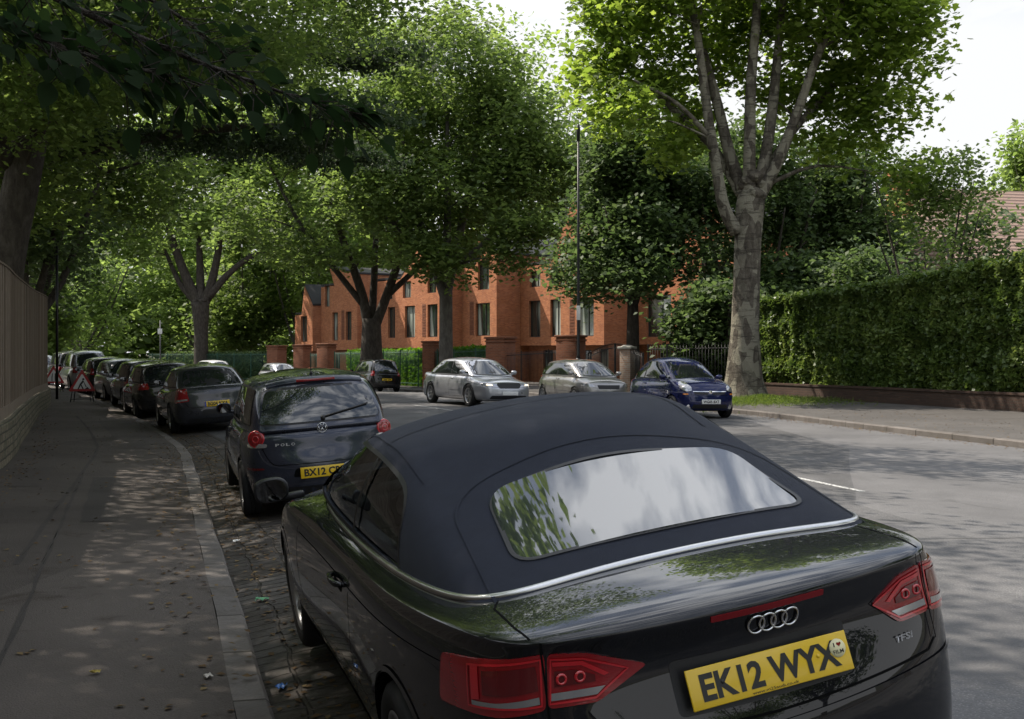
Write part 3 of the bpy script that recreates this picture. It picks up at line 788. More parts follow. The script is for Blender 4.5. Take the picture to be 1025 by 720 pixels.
def finish(K, plate_rear=None, plate_front=None, splits=(), lamps=None, front=None, rim_style='spoke', spokes=7, cover=None, detail=True, mirror_m=None, rearglass=(.0, .0), band=False, rails=False):
    S = K['S']; root = K['root']; bc, bb, ball, cy, cw, hw = K['bc'], K['bb'], K['ball'], K['cy'], K['cw'], K['hw']
    for p in K['cabin'].polygons: p.use_smooth = True
    new_obj('roof', K['cabin'], S.get('roof_paint', S['paint']), root)
    G = S['cab']; zb = G['zb']; zt = max(G['zr'])
    def Z(t): return lerp(zb, zt, t)
    fr = [(cy(t, 'front')-lerp(.24, .20, t), Z(t)) for t in (.07, .35, .62, .84)]
    rr = [(cy(t, 'rear')+lerp(.26, .24, t), Z(t)) for t in (.84, .62, .35, .10)]
    yft, yrt = cy(.9, 'front')-.24, cy(.9, 'rear')+.30
    roofl = [(lerp(yft, yrt, u), zt-.075+.01*math.sin(u*PI)) for u in (.12, .35, .65, .9)]
    sidep = rounded(fr + roofl + rr, .03, 3)
    for kd in 'LR':
        P = Proj(bc, kd)
        if detail: P.patch('window_surround', offset_poly(sidep, .022), M_BLACK, root, .002, .12)
        g = P.patch('side_window', sidep, M_GLASS, root, .007, .10, fit=4)
        for y0, y1 in splits: P.strip('window_post', [(y0, Z(.05)), (y1, Z(.93))], .05, M_BLACK, g, .008)
        if detail:
            Pb = Proj(bb, kd); ya, yf = S['axles']; df = cy(0, 'front')-.28; bz = S['belt']
            Pb.strip('door_gap', densify([(df, bz-.05), (df+.03, .55), (df-.04, .30), ], .05, False), .008, M_GAP, root, .002)
            for y0, _ in splits:
                Pb.strip('door_gap', densify([(y0, bz-.03), (y0-.02, .5), (y0-.0, .30)], .05, False), .008, M_GAP, root, .002)
                h = bb.ray_cast(Vector((-4 if kd == 'L' else 4, y0+.14, bz-.10)), Vector((1 if kd == 'L' else -1, 0, 0)))[0]
                if h:
                    s = -1 if kd == 'L' else 1; b = MB(); b.tube([(h.x, y0+.06, bz-.10), (h.x+s*.03, y0+.09, bz-.10), (h.x+s*.03, y0+.2, bz-.10), (h.x, y0+.23, bz-.10)], .012, 6); b.build('door_handle', S['paint'], root)
            Pb.strip('door_gap', densify([(df-.02, .30), (splits[-1][0] if splits else df-1.1, .29)], .06, False), .008, M_GAP, root, .002)
            Pb.strip('side_moulding', [(df-.06, .50), ((splits[-1][0] if splits else 1.2)+.05, .50)], .045, M_BLACK if S.get('mould') else S['paint'], root, .009)
            for ax in (ya, yf):
                rr_ = S['wr']+.045; Pb.strip('wheel_arch_lip', [(ax+rr_*math.cos(a), S['wr']+rr_*math.sin(a)) for a in np.linspace(-.1, PI+.1, 30)], .02, S['paint'], root, .007)
    # screens
    w0, w1 = cw(0)*G['plan'][-1]*.90, cw(1)*G['plan'][-1]*.93
    zbot, ztop = Z(.08), max(G['zr'])-.035
    ztf = Z(.93) - .0
    PF = Proj(bc, 'F'); fp = rounded([(-w0, zbot), (0, zbot-.02, .3), (w0, zbot), (w1, ztf-.03), (0, ztf+.015, .3), (-w1, ztf-.03)], .04, 3)
    if detail: PF.patch('screen_surround', offset_poly(fp, .03), M_BLACK, root, .002, .12)
    PF.patch('windscreen', fp, M_GLASS, root, .007, .1, fit=4)
    w0, w1 = cw(0)*G['plan'][0]*.93, cw(1)*G['plan'][0]*.96
    rg = S.get('rear_glass', (.10, .86)); PB = Proj(bc, 'B'); rp = rounded([(-w0, Z(rg[0])), (w0, Z(rg[0])), (w1, Z(rg[1])), (0, Z(rg[1])+.015, .3), (-w1, Z(rg[1]))], .05, 3)
    if detail: PB.patch('rear_glass_surround', offset_poly(rp, .02), M_BLACK, root, .002, .12)
    PB.patch('rear_window', rp, M_GLASS, root, .008, .1, fit=4)
    # outlines of boot / bonnet and bumpers
    B = Proj(ball, 'B'); F = Proj(ball, 'F'); bz = S['belt']
    if detail:
        B.strip('tailgate_gap', rounded([(-.80*hw, bz-.05), (-.70*hw, .66), (-.62*hw, .56), (.62*hw, .56), (.70*hw, .66), (.80*hw, bz-.05)], .05)[3:-3], .008, M_GAP, root, .002)
        F.strip('bonnet_gap', [(-.70*hw, S['sh_z'][-1]-.0), (-.60*hw, .60), (0, .57), (.60*hw, .60), (.70*hw, S['sh_z'][-1])], .008, M_GAP, root, .002)
        B.patch('bumper_insert', rounded([(-.62*hw, .24), (.62*hw, .24), (.66*hw, .33), (-.66*hw, .33)], .03), M_BLACK, root, .004, .1)
        PT = Proj(bc, 'T')
    pz = S.get('plate_z', .62)
    if plate_rear is not None:
        h = B.hit(0, pz, 0)
        if h: plate(root, plate_rear, (0, h.y-.012, pz), 'B', True, tilt=-.05, text=bool(plate_rear), band=band)
    if plate_front is not None:
        h = F.hit(0, S.get('fplate_z', .42), 0)
        if h: plate(root, plate_front, (0, h.y+.012, S.get('fplate_z', .42)), 'F', False, text=bool(plate_front))
    for f in (lamps or []): f(K)
    for f in (front or []): f(K)
    mirror_pair(K, cy(0, 'front')-.38, bz+.08, hw*.85, mirror_m or S['paint'], (.18, .11, .13))
    add_wheels(K, rim_style, spokes, cover)
    if rails:
        for s in (-1, 1):
            b = MB(); pts = []
            for u in np.linspace(0, 1, 9):
                y = lerp(cy(1, 'rear')+.2, cy(1, 'front')-.2, u); h = bc.ray_cast(Vector((s*cw(1)*.93, y, 3)), Vector((0, 0, -1)))[0]
                if h: pts.append(h + Vector((0, 0, .0 if u in (0, 1) else .035)))
            b.tube(pts, .014, 6); b.build('roof_rail', M_BLACK, root)
    # underside and inner floor shadow blocker
    b = MB(); b.bevbox((0, S['L']/2, .235), (S['W']*.62, S['L']*.86, .09), .03); b.build('underbody', M_BLACK, root)
    return root

def lamp_patch(side, poly, m, name='tail_lamp', off=.006, skirt=.012, centre=(.30, .85), extra=()):
    """poly: 3D guesses on the right hand side; mirrored"""
    def f(K):
        for s in (-1, 1):
            L_ = K['S']['L']; cyy = centre[1] if side == 'B' else L_-centre[1]
            C = Proj(K['ball'], 'C', (s*centre[0], cyy))
            def conv(pl): return [C.uv((s*p[0], p[1] if side == 'B' else L_-p[1], p[2])) for p in pl]
            pl = conv(poly)
            if max(a for a, z in pl)-min(a for a, z in pl) > PI: pl = [(a-2*PI if a > PI else a, z) for a, z in pl]
            pl = [(a/.8, z) for a, z in rounded([(a*.8, z) for a, z in pl], .03, 3)]
            o = C.patch(name, pl, m, K['root'], off, .05, skirt)
            for nm, p2, m2 in extra:
                q = conv(p2)
                if max(a for a, z in q)-min(a for a, z in q) > PI: q = [(a-2*PI if a > PI else a, z) for a, z in q]
                C.patch(nm, q, m2, o, off+.004, .05)
    return f
def fpatch(poly, m, name, off=.005, skirt=.008, step=.06, side='F', rnd=.03):
    def f(K): Proj(K['ball'], side).patch(name, rounded(poly, rnd, 3), m, K['root'], off, step, skirt)
    return f
def disc(x, z, r_, m, name, side='B', off=.012):
    def f(K):
        P = Proj(K['ball'], side)
        for s in ((-1, 1) if x else (1,)):
            h = P.hit(s*x, z, 0)
            if not h: continue
            d = -1 if side == 'B' else 1; b = MB()
            b.lathe([(.0001, d*off), (r_*.55, d*off), (r_*.9, d*off*.75), (r_, 0), (r_, -d*.03)], 28, 'Y', c=(s*x, h.y, z)); b.build(name, m, K['root'], fix=True, sharp=R(40))
    return f
M_PAINT_GREY = paint('blue_grey_paint', (0.022, 0.026, 0.042), 0.4, 0.3, dirt=1)
M_PAINT_DGREY = paint('dark_grey_paint', (0.032, 0.034, 0.042), 0.5, 0.3, dirt=1)
M_PAINT_SILVER = paint('silver_paint', (0.36, 0.37, 0.40), 0.7, 0.32)
M_PAINT_GREIGE = paint('warm_silver_paint', (0.27, 0.26, 0.25), 0.7, 0.32)
M_PAINT_BLUE = paint('blue_paint', (0.008, 0.012, 0.060), 0.3, 0.3)
M_PAINT_BLACK = paint('black_paint', (0.010, 0.010, 0.011), 0.1, 0.3, dirt=.5)
M_PAINT_WHITE = paint('white_paint', (0.62, 0.63, 0.63), 0.0, 0.35)
M_WARMLAMP = mat('lit_headlamp', (0.8, 0.75, 0.65), 0.15, 0, 0.5, 1.0, emit=((1.0, .80, .55), 1.1))

# --- blue grey hatchback
def build_hatch():
    S = spec(3.916, 1.65, 1.467, .70, 2.46, 'hatch', M_PAINT_GREY, belt=.93, wr=.295, hood_z=.92, lv=3, cab_rear=(.06, .36), cw0=.895, cw1=.735, rear_y=[.10, .0, -.04, -.03, .035, .05],
             cplan=[.90, .96, .99, 1, 1, 1, .98, .93, .84])
    S['rear_glass'] = (.10, .80); S['plate_z'] = .47; S['fplate_z'] = .40
    K = make_car(S, 'hatchback_car')
    def rounds(K):
        P = Proj(K['ball'], 'B')
        for s in (-1, 1):
            x = s*.655; z = .835; h = P.hit(x, z, 0) or Vector((x, .08, z)); b = MB(); n = 28
            # two concentric domes set into the corner, turned outwards
            M = Matrix.Translation((x, h.y-.004, z)) @ Matrix.Rotation(-s*R(-28), 4, 'Z')
            b.lathe([(.0001, -.022), (.042, -.022), (.070, -.016), (.088, -.004), (.094, .02)], n, 'Y', M=M); o = b.build('tail_lamp', M_RED, K['root'], fix=True)
            b = MB(); b.lathe([(.026, -.024), (.032, -.028), (.038, -.022)], n, 'Y', M=M); b.lathe([(.076, -.015), (.084, -.016), (.090, -.004)], n, 'Y', M=M); b.build('lamp_ring', M_REDIN, o)
    ex = [rounds,
          lamp_patch('B', [(.58, .05, .745), (.79, .28, .745), (.79, .28, .785), (.58, .05, .785)], M_CLEAR, 'reversing_lamp'),
          lamp_patch('B', [(.62, .05, .52), (.80, .30, .52), (.80, .30, .545), (.62, .05, .54)], M_DRED, 'reflector'),
          fpatch([(-.33, .43), (.33, .43), (.30, .52), (-.30, .52)], M_GAP, 'plate_recess', .002, 0, .06, 'B')]
    fr = [lamp_patch('F', [(.42, .10, .66), (.62, .14, .63), (.78, .36, .70), (.66, .30, .80), (.46, .20, .77)], M_CLEAR, 'headlight'),
          fpatch([(-.36, .62), (.36, .62), (.34, .70), (-.34, .70)], M_BLACK, 'grille')]
    finish(K, 'BX12 CRX', 'BX12 CRX', splits=((1.95, 1.90),), lamps=ex, front=fr, spokes=7)
    P = Proj(K['ball'], 'B'); root = K['root']
    # round badge with its two letters
    h = P.hit(0, .905, 0); b = MB(); b.lathe([(.046, -.004), (.049, -.010), (.052, -.004)], 32, 'Y', c=(0, h.y, .905))
    def st(a, c): b.tube([(a[0], h.y-.006, a[1]), (c[0], h.y-.006, c[1])], .0035, 6)
    V = [(-.018, .947), (0, .914), (.018, .947)]; st(V[0], V[1]); st(V[1], V[2])
    Wp = [(-.041, .925), (-.018, .866), (0, .903), (.018, .866), (.041, .925)]
    for i in range(4): st(Wp[i], Wp[i+1])
    b.build('round_badge', M_CHROME, root)
    for i, ch in enumerate('POLO'):
        h = P.hit(-.46+i*.052, .765, 0)
        if h: text_on('model_lettering', ch, .038, .028, M_LETTER, root, (-.46+i*.052, h.y-.012, .765), 'B', .02)
    b = MB(); hh = [P.hit(x, z, .022) for x, z in ((.02, 1.005), (.16, 1.035), (.32, 1.065), (.50, 1.10))]; hh = [q for q in hh if q]
    if len(hh) > 1: b.tube(hh, .009, 6)
    b.lathe([(.001, -.03), (.022, -.03), (.028, .01)], 16, 'Y', c=tuple(P.hit(.02, 1.0, 0) or (0, .1, 1.0))); b.build('rear_wiper', M_BLACK, root)
    # roof edge spoiler
    b = MB(); pts = []
    for x in np.linspace(-.50, .50, 11):
        h = K['bc'].ray_cast(Vector((x, .43+.10*(x/.5)**2, 3)), Vector((0, 0, -1)))[0]; pts.append(h)
    b2 = MB()
    for i in range(10):
        p, q = pts[i], pts[i+1]; d = Vector((0, -.13, -.028)); u = Vector((0, 0, .010)); lo = Vector((0, -.11, -.055))
        b2.add([p+u, q+u, q+d, p+d, p+lo, q+lo, p+Vector((0, -.02, -.05)), q+Vector((0, -.02, -.05))], [(0, 3, 2, 1), (3, 4, 5, 2), (4, 6, 7, 5)], 0, True)
    b2.build('roof_spoiler', S['paint'], root)
    b2 = MB(); hp = pts[5]+Vector((0, -.131, -.030)); b2.bevbox((0, hp.y-.004, hp.z+.004), (.40, .014, .026), .004); b2.build('brake_light', M_RED, root)
    h = K['bc'].ray_cast(Vector((0, .62, 3)), Vector((0, 0, -1)))[0]; b = MB(); b.tube([h, h+Vector((0, .0, .03))], [.018, .012], 10); b.tube([h+Vector((0, 0, .03)), h+Vector((0, -.10, .20))], [.005, .003], 6); b.build('aerial', M_BLACK, root)
    root.location = (-1.862, 11.46, -.0); root.rotation_euler = (.011, -.075, .306)
    tag(root, 'dark blue-grey hatchback parked straight ahead of the black convertible', 'car')
    return K
HATCH = build_hatch()
# ================================================================ ground, road, pavements
NEAR = [(6.6,-21),(1.95,-5),(-1.09,5.17),(-3.05,11.4),(-4.59,16.3),(-6.2,21),(-9.9,29.5),(-14.8,40),(-17.2,45),(-21.5,53),(-26,60),(-34,72),(-45,85),(-60,100),(-85,120)]
FAR = [(19,-20),(15.2,-5),(12.3,7),(10.6,13.3),(9.0,19.8),(7.6,25.3),(6.2,31),(2.3,40),(-.2,46.5),(-3.6,55),(-7.0,62),(-13.5,72.5),(-23,84.5),(-38,100),(-62,120)]
NC = smooth_curve(NEAR, 10); FC = smooth_curve(FAR, 10); NS = len(NC)
def cum(C):
    a = [0.0]
    for i in range(1, len(C)): a.append(a[-1]+float(np.linalg.norm(C[i]-C[i-1])))
    return a
SL = cum(NC)
def sstep(x, a, b): t = min(1, max(0, (x-a)/(b-a))); return t*t*(3-2*t)
def road_z(i, t):
    p = NC[i]*(1-t)+FC[i]*t; wd = float(np.linalg.norm(FC[i]-NC[i])); d = t*wd; Y = p[1]
    A = lerp(.34, .20, sstep(Y, 8, 13)); Lc = 1.5; z0 = -A*(1-math.exp(-1.1/Lc))
    z = z0 + A*(1-math.exp(-d/Lc))
    z -= (z0+A+.02)*sstep(t, .45, 1.0)
    z += .045*math.exp(-((Y-7.3)/1.8)**2)*math.exp(-(d/3.5)**2)
    z -= (.40*sstep(Y, 43, 62)+.25*sstep(Y, 62, 85))*sstep(t, .15, .95)
    return z
def row_normal(C, i):
    a = C[max(0, i-1)]; b = C[min(len(C)-1, i+1)]; t = (b-a)/np.linalg.norm(b-a); return np.array([t[1], -t[0]])   # to the right of travel
def sheet(name, rows, m, us, vs_, kind='structure', smooth=True):
    """rows[i][j] 3D points; us[i], vs_[j] metres for the map"""
    ni, nj = len(rows), len(rows[0]); v = [tuple(p) for r_ in rows for p in r_]
    fs = [(i*nj+j, i*nj+j+1, (i+1)*nj+j+1, (i+1)*nj+j) for i in range(ni-1) for j in range(nj-1)]
    me = bpy.data.meshes.new(name); me.from_pydata(v, [], fs); uv = me.uv_layers.new(name='UVMap')
    idx = np.empty(len(me.loops), int); me.loops.foreach_get('vertex_index', idx)
    U = np.array([(us[k//nj], vs_[k % nj]) for k in idx]); uv.data.foreach_set('uv', U.ravel())
    me.polygons.foreach_set('use_smooth', [smooth]*len(fs)); me.update()
    o = new_obj(name, me, m)
    return tag(o, kind=kind)

# asphalt
def asphalt(name, base, spot, sc=1.0, patch=True, stain=None):
    m = mat(name, base, 0.85, 0, 0.3); g = NG(m); v = g.coord('Object')
    fine = g.noise(v, 90*sc, 3, 0.8); vor_ = g.vor(v, 75*sc)
    c = g.mix(g.ramp(fine, [(.35, (0, 0, 0)), (.72, (1, 1, 1))]), base, spot)
    c = g.mix(g.ramp(vor_, [(.05, (1, 1, 1)), (.32, (0, 0, 0))]), c, tuple(x*1.7 for x in spot))
    big = g.noise(v, .55, 6, .62, .8); c = g.mix(g.ramp(big, [(.38, (0, 0, 0)), (.62, (1, 1, 1))]), c, g.mix(.65, c, tuple(x*.72 for x in base)))
    vp = g.coord('Object', (.22, .05, 1), (0, 0, R(-17)))
    pat = g.ramp(g.vor(vp, 1.6, 'F1', 'Color'), [(.40, (0, 0, 0)), (.44, (1, 1, 1))])
    if patch: c = g.mix(g.mix(.16, (0, 0, 0), pat), c, tuple(x*1.8 for x in spot))
    # cracks
    vd = g.n('ShaderNodeTexVoronoi', feature='DISTANCE_TO_EDGE'); vd.inputs['Scale'].default_value = .45
    wob = g.mix(.12, v, g.n('ShaderNodeTexNoise').outputs['Color']); nn = wob.node
    nn.inputs[7].links[0].from_node.inputs['Scale'].default_value = 3.0; g.link(v, nn.inputs[7].links[0].from_node.inputs['Vector'])
    g.link(wob, vd.inputs['Vector'])
    crk = g.ramp(vd.outputs['Distance'], [(.0, (1, 1, 1)), (.012, (0, 0, 0))])
    msk = g.ramp(g.noise(v, .35, 3), [(.56, (0, 0, 0)), (.68, (.7, .7, .7))])
    c = g.mix(g.mix(1.0, crk, msk, 'MULTIPLY'), c, (.012, .011, .01))
    if stain: c = g.mix(g.ramp(g.noise(v, 1.7, 7, .7, .5), [(.58, (0, 0, 0)), (.68, (.8, .8, .8))]), c, stain)
    g.color(c)
    g.bump(g.math('ADD', g.math('MULTIPLY', vor_, 1.0), g.math('MULTIPLY', fine, .8)), 0.6, 0.006)
    g.rough(g.ramp(fine, [(.3, (.62,)*3), (.7, (.9,)*3)]))
    return m
M_ROAD = asphalt('road_asphalt', (.056, .055, .056), (.155, .152, .152), .8)
M_PAVE = asphalt('pavement_asphalt', (.058, .048, .042), (.105, .089, .078), 1.2, True, (.035, .025, .018))
M_PAVE2 = asphalt('far_pavement_asphalt', (.058, .054, .050), (.095, .088, .082), 1.0, True, (.05, .04, .03))

M_KERB = mat('granite_kerb', (.2, .19, .18), .8, 0, .3); g = NG(M_KERB); uv = g.coord('UV')
bt = g.n('ShaderNodeTexBrick'); bt.offset = 0; bt.inputs['Scale'].default_value = 1; bt.inputs['Brick Width'].default_value = .92; bt.inputs['Row Height'].default_value = 5
bt.inputs['Mortar Size'].default_value = .012; bt.inputs['Color1'].default_value = (.13, .117, .107, 1); bt.inputs['Color2'].default_value = (.195, .175, .16, 1); bt.inputs['Mortar'].default_value = (.03, .025, .02, 1)
g.link(uv, bt.inputs[0]); vo = g.coord('Object')
c = g.mix(g.ramp(g.noise(vo, 55, 4, .8), [(.3, (0, 0, 0)), (.75, (1, 1, 1))]), g.mix(.45, bt.outputs[0], (.06, .055, .05)), bt.outputs[0])
c = g.mix(g.ramp(g.noise(vo, 2.2, 6, .7), [(.45, (0, 0, 0)), (.7, (.7, .7, .7))]), c, (.07, .06, .05)); g.color(c)
g.bump(g.math('SUBTRACT', g.noise(vo, 40, 4), g.math('MULTIPLY', bt.outputs['Fac'], 1.5)), .5, .01)
# setts in the gutter
M_SETT = mat('granite_setts', (.06, .055, .05), .7, 0, .4); g = NG(M_SETT); uv = g.coord('UV')
bt = g.n('ShaderNodeTexBrick'); bt.inputs['Scale'].default_value = 1; bt.inputs['Brick Width'].default_value = .13; bt.inputs['Row Height'].default_value = .235
bt.inputs['Mortar Size'].default_value = .016; bt.inputs['Mortar Smooth'].default_value = .6; bt.inputs['Color1'].default_value = (.055, .05, .047, 1); bt.inputs['Color2'].default_value = (.10, .092, .085, 1); bt.inputs['Mortar'].default_value = (.018, .013, .010, 1)
ns = g.n('ShaderNodeTexNoise'); ns.inputs['Scale'].default_value = 2.3; g.link(uv, ns.inputs['Vector'])
g.link(g.mix(.10, uv, ns.outputs['Color']), bt.inputs[0]); vo = g.coord('Object')
dirt = g.ramp(g.noise(vo, 1.5, 7, .7), [(.42, (0, 0, 0)), (.60, (1, 1, 1))])
g.color(g.mix(g.mix(.9, (0, 0, 0), dirt), g.mix(g.noise(vo, 7, 5, .7), bt.outputs[0], (.05, .042, .035)), (.03, .022, .016)))
g.bump(g.math('SUBTRACT', g.math('MULTIPLY', g.noise(vo, 30, 4), .5), g.math('MULTIPLY', bt.outputs['Fac'], 2.2)), .8, .02)

ts = [0, .003, .03, .06, .09, .12, .16, .20, .26, .34, .45, .55, .65, .75, .85, .93, 1.0]
gut = .82
rows = []; vsr = None
for i in range(NS):
    wd = float(np.linalg.norm(FC[i]-NC[i])); r_ = []
    tt = [gut/wd + (1-gut/wd)*k/14 for k in range(15)]
    for t in tt: p = NC[i]*(1-t)+FC[i]*t; r_.append((p[0], p[1], road_z(i, t)))
    rows.append(r_)
road = sheet('road', rows, M_ROAD, SL, [k for k in range(15)])
rows = []
for i in range(NS):
    wd = float(np.linalg.norm(FC[i]-NC[i])); r_ = []
    for k in range(7): t = (gut+.01)/wd*k/6; p = NC[i]*(1-t)+FC[i]*t; r_.append((p[0], p[1], road_z(i, t)+.002))
    rows.append(r_)
gutter = sheet('cobbled_gutter', rows, M_SETT, SL, [gut*k/6 for k in range(7)])
def kerb_top_near(i): return lerp(-.02, .02, sstep(NC[i][1], 20, 40))
def kerb_top_far(i): return road_z(i, 1.0)+.12
def kerb(name, C, side, top, zr):
    rows = []
    for i in range(NS):
        n = row_normal(C, i)*side; p = C[i]; w_ = .17; zt = top(i); wob = .006*math.sin(i*1.7)
        P = [(0, zr(i)-.06), (0.004, zt-.02), (-.016, zt), (-w_, zt+.003), (-w_-.002, zt-.1)]
        rows.append([(p[0]+n[0]*(a+wob), p[1]+n[1]*(a+wob), z) for a, z in P])
    return sheet(name, rows, M_KERB, SL, [0, .1, .12, .28, .3], smooth=False)
kerb('kerb', NC, 1, kerb_top_near, lambda i: road_z(i, 0))
kerb('kerb', FC, -1, kerb_top_far, lambda i: road_z(i, 1))
# near pavement out to the wall
WALL = [(3.4,-20),(-.9,-5),(-3.9,5),(-7.07,15.5),(-9.04,20.8),(-12.2,29),(-15.2,37),(-19.8,46),(-26,57),(-34,70),(-47,85)]
WC = smooth_curve(WALL, 10)
def near_pt(C, Y):
    i = min(range(len(C)), key=lambda k: abs(C[k][1]-Y)); return C[i]
rows = []
for i in range(NS):
    n = -row_normal(NC, i); zt = kerb_top_near(i); r_ = []
    for k, d in enumerate([.172, .5, 1.0, 1.5, 2.0, 2.6, 3.2, 4.2]): r_.append((NC[i][0]+n[0]*d, NC[i][1]+n[1]*d, zt+.022*d+.006*math.sin(i*.9+k)*(k > 0)-.001))
    rows.append(r_)
pave = sheet('pavement', rows, M_PAVE, SL, [.17, .5, 1, 1.5, 2, 2.6, 3.2, 4.2])
# repaired strips and patches of newer asphalt in the near pavement
M_PATCH = asphalt('patch_asphalt', (.043, .037, .034), (.080, .070, .064), 1.5, False)
M_PATCH2 = asphalt('pale_patch_asphalt', (.055, .046, .041), (.10, .086, .077), 1.1, False)
def pv_patch(ia, ib, d0, d1, m_, skew=0.0):
    rows = []; n_ = max(2, int((ib-ia)*2)); rr = random.Random(int(ia*7))
    for k in range(n_+1):
        f_ = ia+(ib-ia)*k/n_; i = int(f_); p = NC[i]*(1-(f_-i))+NC[min(i+1, NS-1)]*(f_-i); nn = -row_normal(NC, i); zt = lerp(kerb_top_near(i), kerb_top_near(min(i+1, NS-1)), f_-i); r_ = []
        for j in range(4):
            d = lerp(d0, d1, j/3)+skew*k/n_+rr.uniform(-.012, .012); r_.append((p[0]+nn[0]*d, p[1]+nn[1]*d, gz_early(p[0]+nn[0]*d, p[1]+nn[1]*d, zt)+.004))
        rows.append(r_)
    return sheet('asphalt_patch', rows, m_, list(range(n_+1)), [0, 1, 2, 3])
PB_ = bvh_of(pave.data)
def gz_early(x, y, d):
    h = PB_.ray_cast(Vector((x, y, 5)), Vector((0, 0, -1)))[0]; return h.z if h else d
pv_patch(30, 38, .9, 1.25, M_PATCH, .10); pv_patch(26, 60, 1.55, 1.60, M_PATCH, -.15); pv_patch(36, 46, 1.9, 2.25, M_PATCH2, .1); pv_patch(48, 58, .25, 1.1, M_PATCH2); pv_patch(20, 40, 1.30, 1.33, M_PATCH, .2)
rows = []
for i in range(NS):
    n = row_normal(FC, i); zt = kerb_top_far(i)
    rows.append([(FC[i][0]+n[0]*d, FC[i][1]+n[1]*d, zt+.02*min(d, 5)+.004*math.sin(i+d)*(d > .2)) for d in (.172, 1.2, 2.4, 3.6, 5.0, 7.0, 12.0)])
pave2 = sheet('far_pavement', rows, M_PAVE2, SL, [.17, 1.2, 2.4, 3.6, 5, 7, 12])
GB = bvh_of(road.data, gutter.data, pave.data, pave2.data)
def gz(x, y, default=0.0):
    h = GB.ray_cast(Vector((x, y, 5)), Vector((0, 0, -1)))[0]
    return h.z if h else default
# one large ground sheet
m = mat('soil_and_grass', (.03, .045, .015), .95); g = NG(m); v = g.coord('Object'); g.color(g.mix(g.noise(v, .4, 6, .7), (.035, .05, .015), (.06, .045, .03))); g.bump(g.noise(v, 8, 4), .6, .05)
b = MB(); n_ = 40
gx = np.linspace(-600, 600, n_+1); gy = np.linspace(-200, 1400, n_+1)
b.add([(x, y, -1.15) for y in gy for x in gx], [(j*(n_+1)+i, j*(n_+1)+i+1, (j+1)*(n_+1)+i+1, (j+1)*(n_+1)+i) for j in range(n_) for i in range(n_)])
tag(b.build('ground', m), kind='structure')
# soil behind the left wall and behind the right wall at pavement height
def soil(name, C, side, d0, d1, z):
    rows = []
    for i in range(len(C)):
        n = row_normal(C, i)*side; rows.append([(C[i][0]+n[0]*d, C[i][1]+n[1]*d, z+.05*math.sin(d*.7+i)) for d in np.linspace(d0, d1, 6)])
    sheet(name, rows, m, list(range(len(C))), list(range(6)))
soil('garden_ground', WC, -1, .12, 30, .12)
# painted lane line (worn)
M_LINE = mat('worn_white_paint', (.55, .55, .53), .7); g = NG(M_LINE); v = g.coord('Object')
g.color(g.mix(g.ramp(g.noise(v, 30, 5, .8), [(.46, (0, 0, 0)), (.56, (1, 1, 1))]), (.50, .50, .48), (.10, .10, .10)))
def curve_pt(t, s_):
    i = int(s_); f = s_-i; i2 = min(i+1, NS-1)
    a = NC[i]*(1-t)+FC[i]*t; c_ = NC[i2]*(1-t)+FC[i2]*t; return a*(1-f)+c_*f
line_t = .522; acc = 0; prev = curve_pt(line_t, 0); mb = MB(); last = None; segs = []; cur = []
ACC0 = 0.0; q_ = 0.0; pv = curve_pt(line_t, 0)
while q_ < NS-2:
    q_ += .05; p_ = curve_pt(line_t, q_); ACC0 += float(np.linalg.norm(p_-pv)); pv = p_
    if p_[1] > 12.7: break
s_ = 0.0
while s_ < NS-1.01:
    s_ += .05; p = curve_pt(line_t, s_); acc += float(np.linalg.norm(p-prev)); ph = (acc-ACC0) % 9.0
    if ph < 4.0: cur.append((p, prev.copy()))
    elif cur: segs.append(cur); cur = []
    prev = p
for sg in segs:
    pts = [q[0] for q in sg]; k = len(pts)
    if k < 3: continue
    L1, L2 = [], []
    for j in range(0, k, max(1, k//10)):
        a = pts[max(0, j-1)]; c_ = pts[min(k-1, j+1)]; t = (c_-a)/np.linalg.norm(c_-a); n = np.array([t[1], -t[0]])*.045
        for LL, q in ((L1, pts[j]-n), (L2, pts[j]+n)): LL.append(Vector((q[0], q[1], gz(q[0], q[1])+.004)))
    for j in range(len(L1)-1): mb.add([L1[j], L2[j], L2[j+1], L1[j+1]], [(0, 1, 2, 3)])
tag(mb.build('centre_line', M_LINE), kind='structure')

# ---------------------------------------------------------------- left: stone wall and board fence
M_STONE = mat('old_stone', (.12, .11, .09), .9); g = NG(M_STONE); uv = g.coord('UV'); vo = g.coord('Object')
bt = g.n('ShaderNodeTexBrick'); bt.inputs['Scale'].default_value = 1; bt.inputs['Brick Width'].default_value = .30; bt.inputs['Row Height'].default_value = .12
bt.inputs['Mortar Size'].default_value = .012; bt.inputs['Color1'].default_value = (.10, .08, .05, 1); bt.inputs['Color2'].default_value = (.20, .165, .11, 1); bt.inputs['Mortar'].default_value = (.045, .038, .028, 1)
ns = g.n('ShaderNodeTexNoise'); ns.inputs['Scale'].default_value = 4; g.link(uv, ns.inputs['Vector']); g.link(g.mix(.03, uv, ns.outputs['Color']), bt.inputs[0])
c = g.mix(g.ramp(g.noise(vo, 3, 7, .7), [(.4, (0, 0, 0)), (.7, (1, 1, 1))]), bt.outputs[0], (.06, .065, .035)); g.color(c)
g.bump(g.math('SUBTRACT', g.noise(vo, 18, 5), bt.outputs['Fac']), .8, .03)
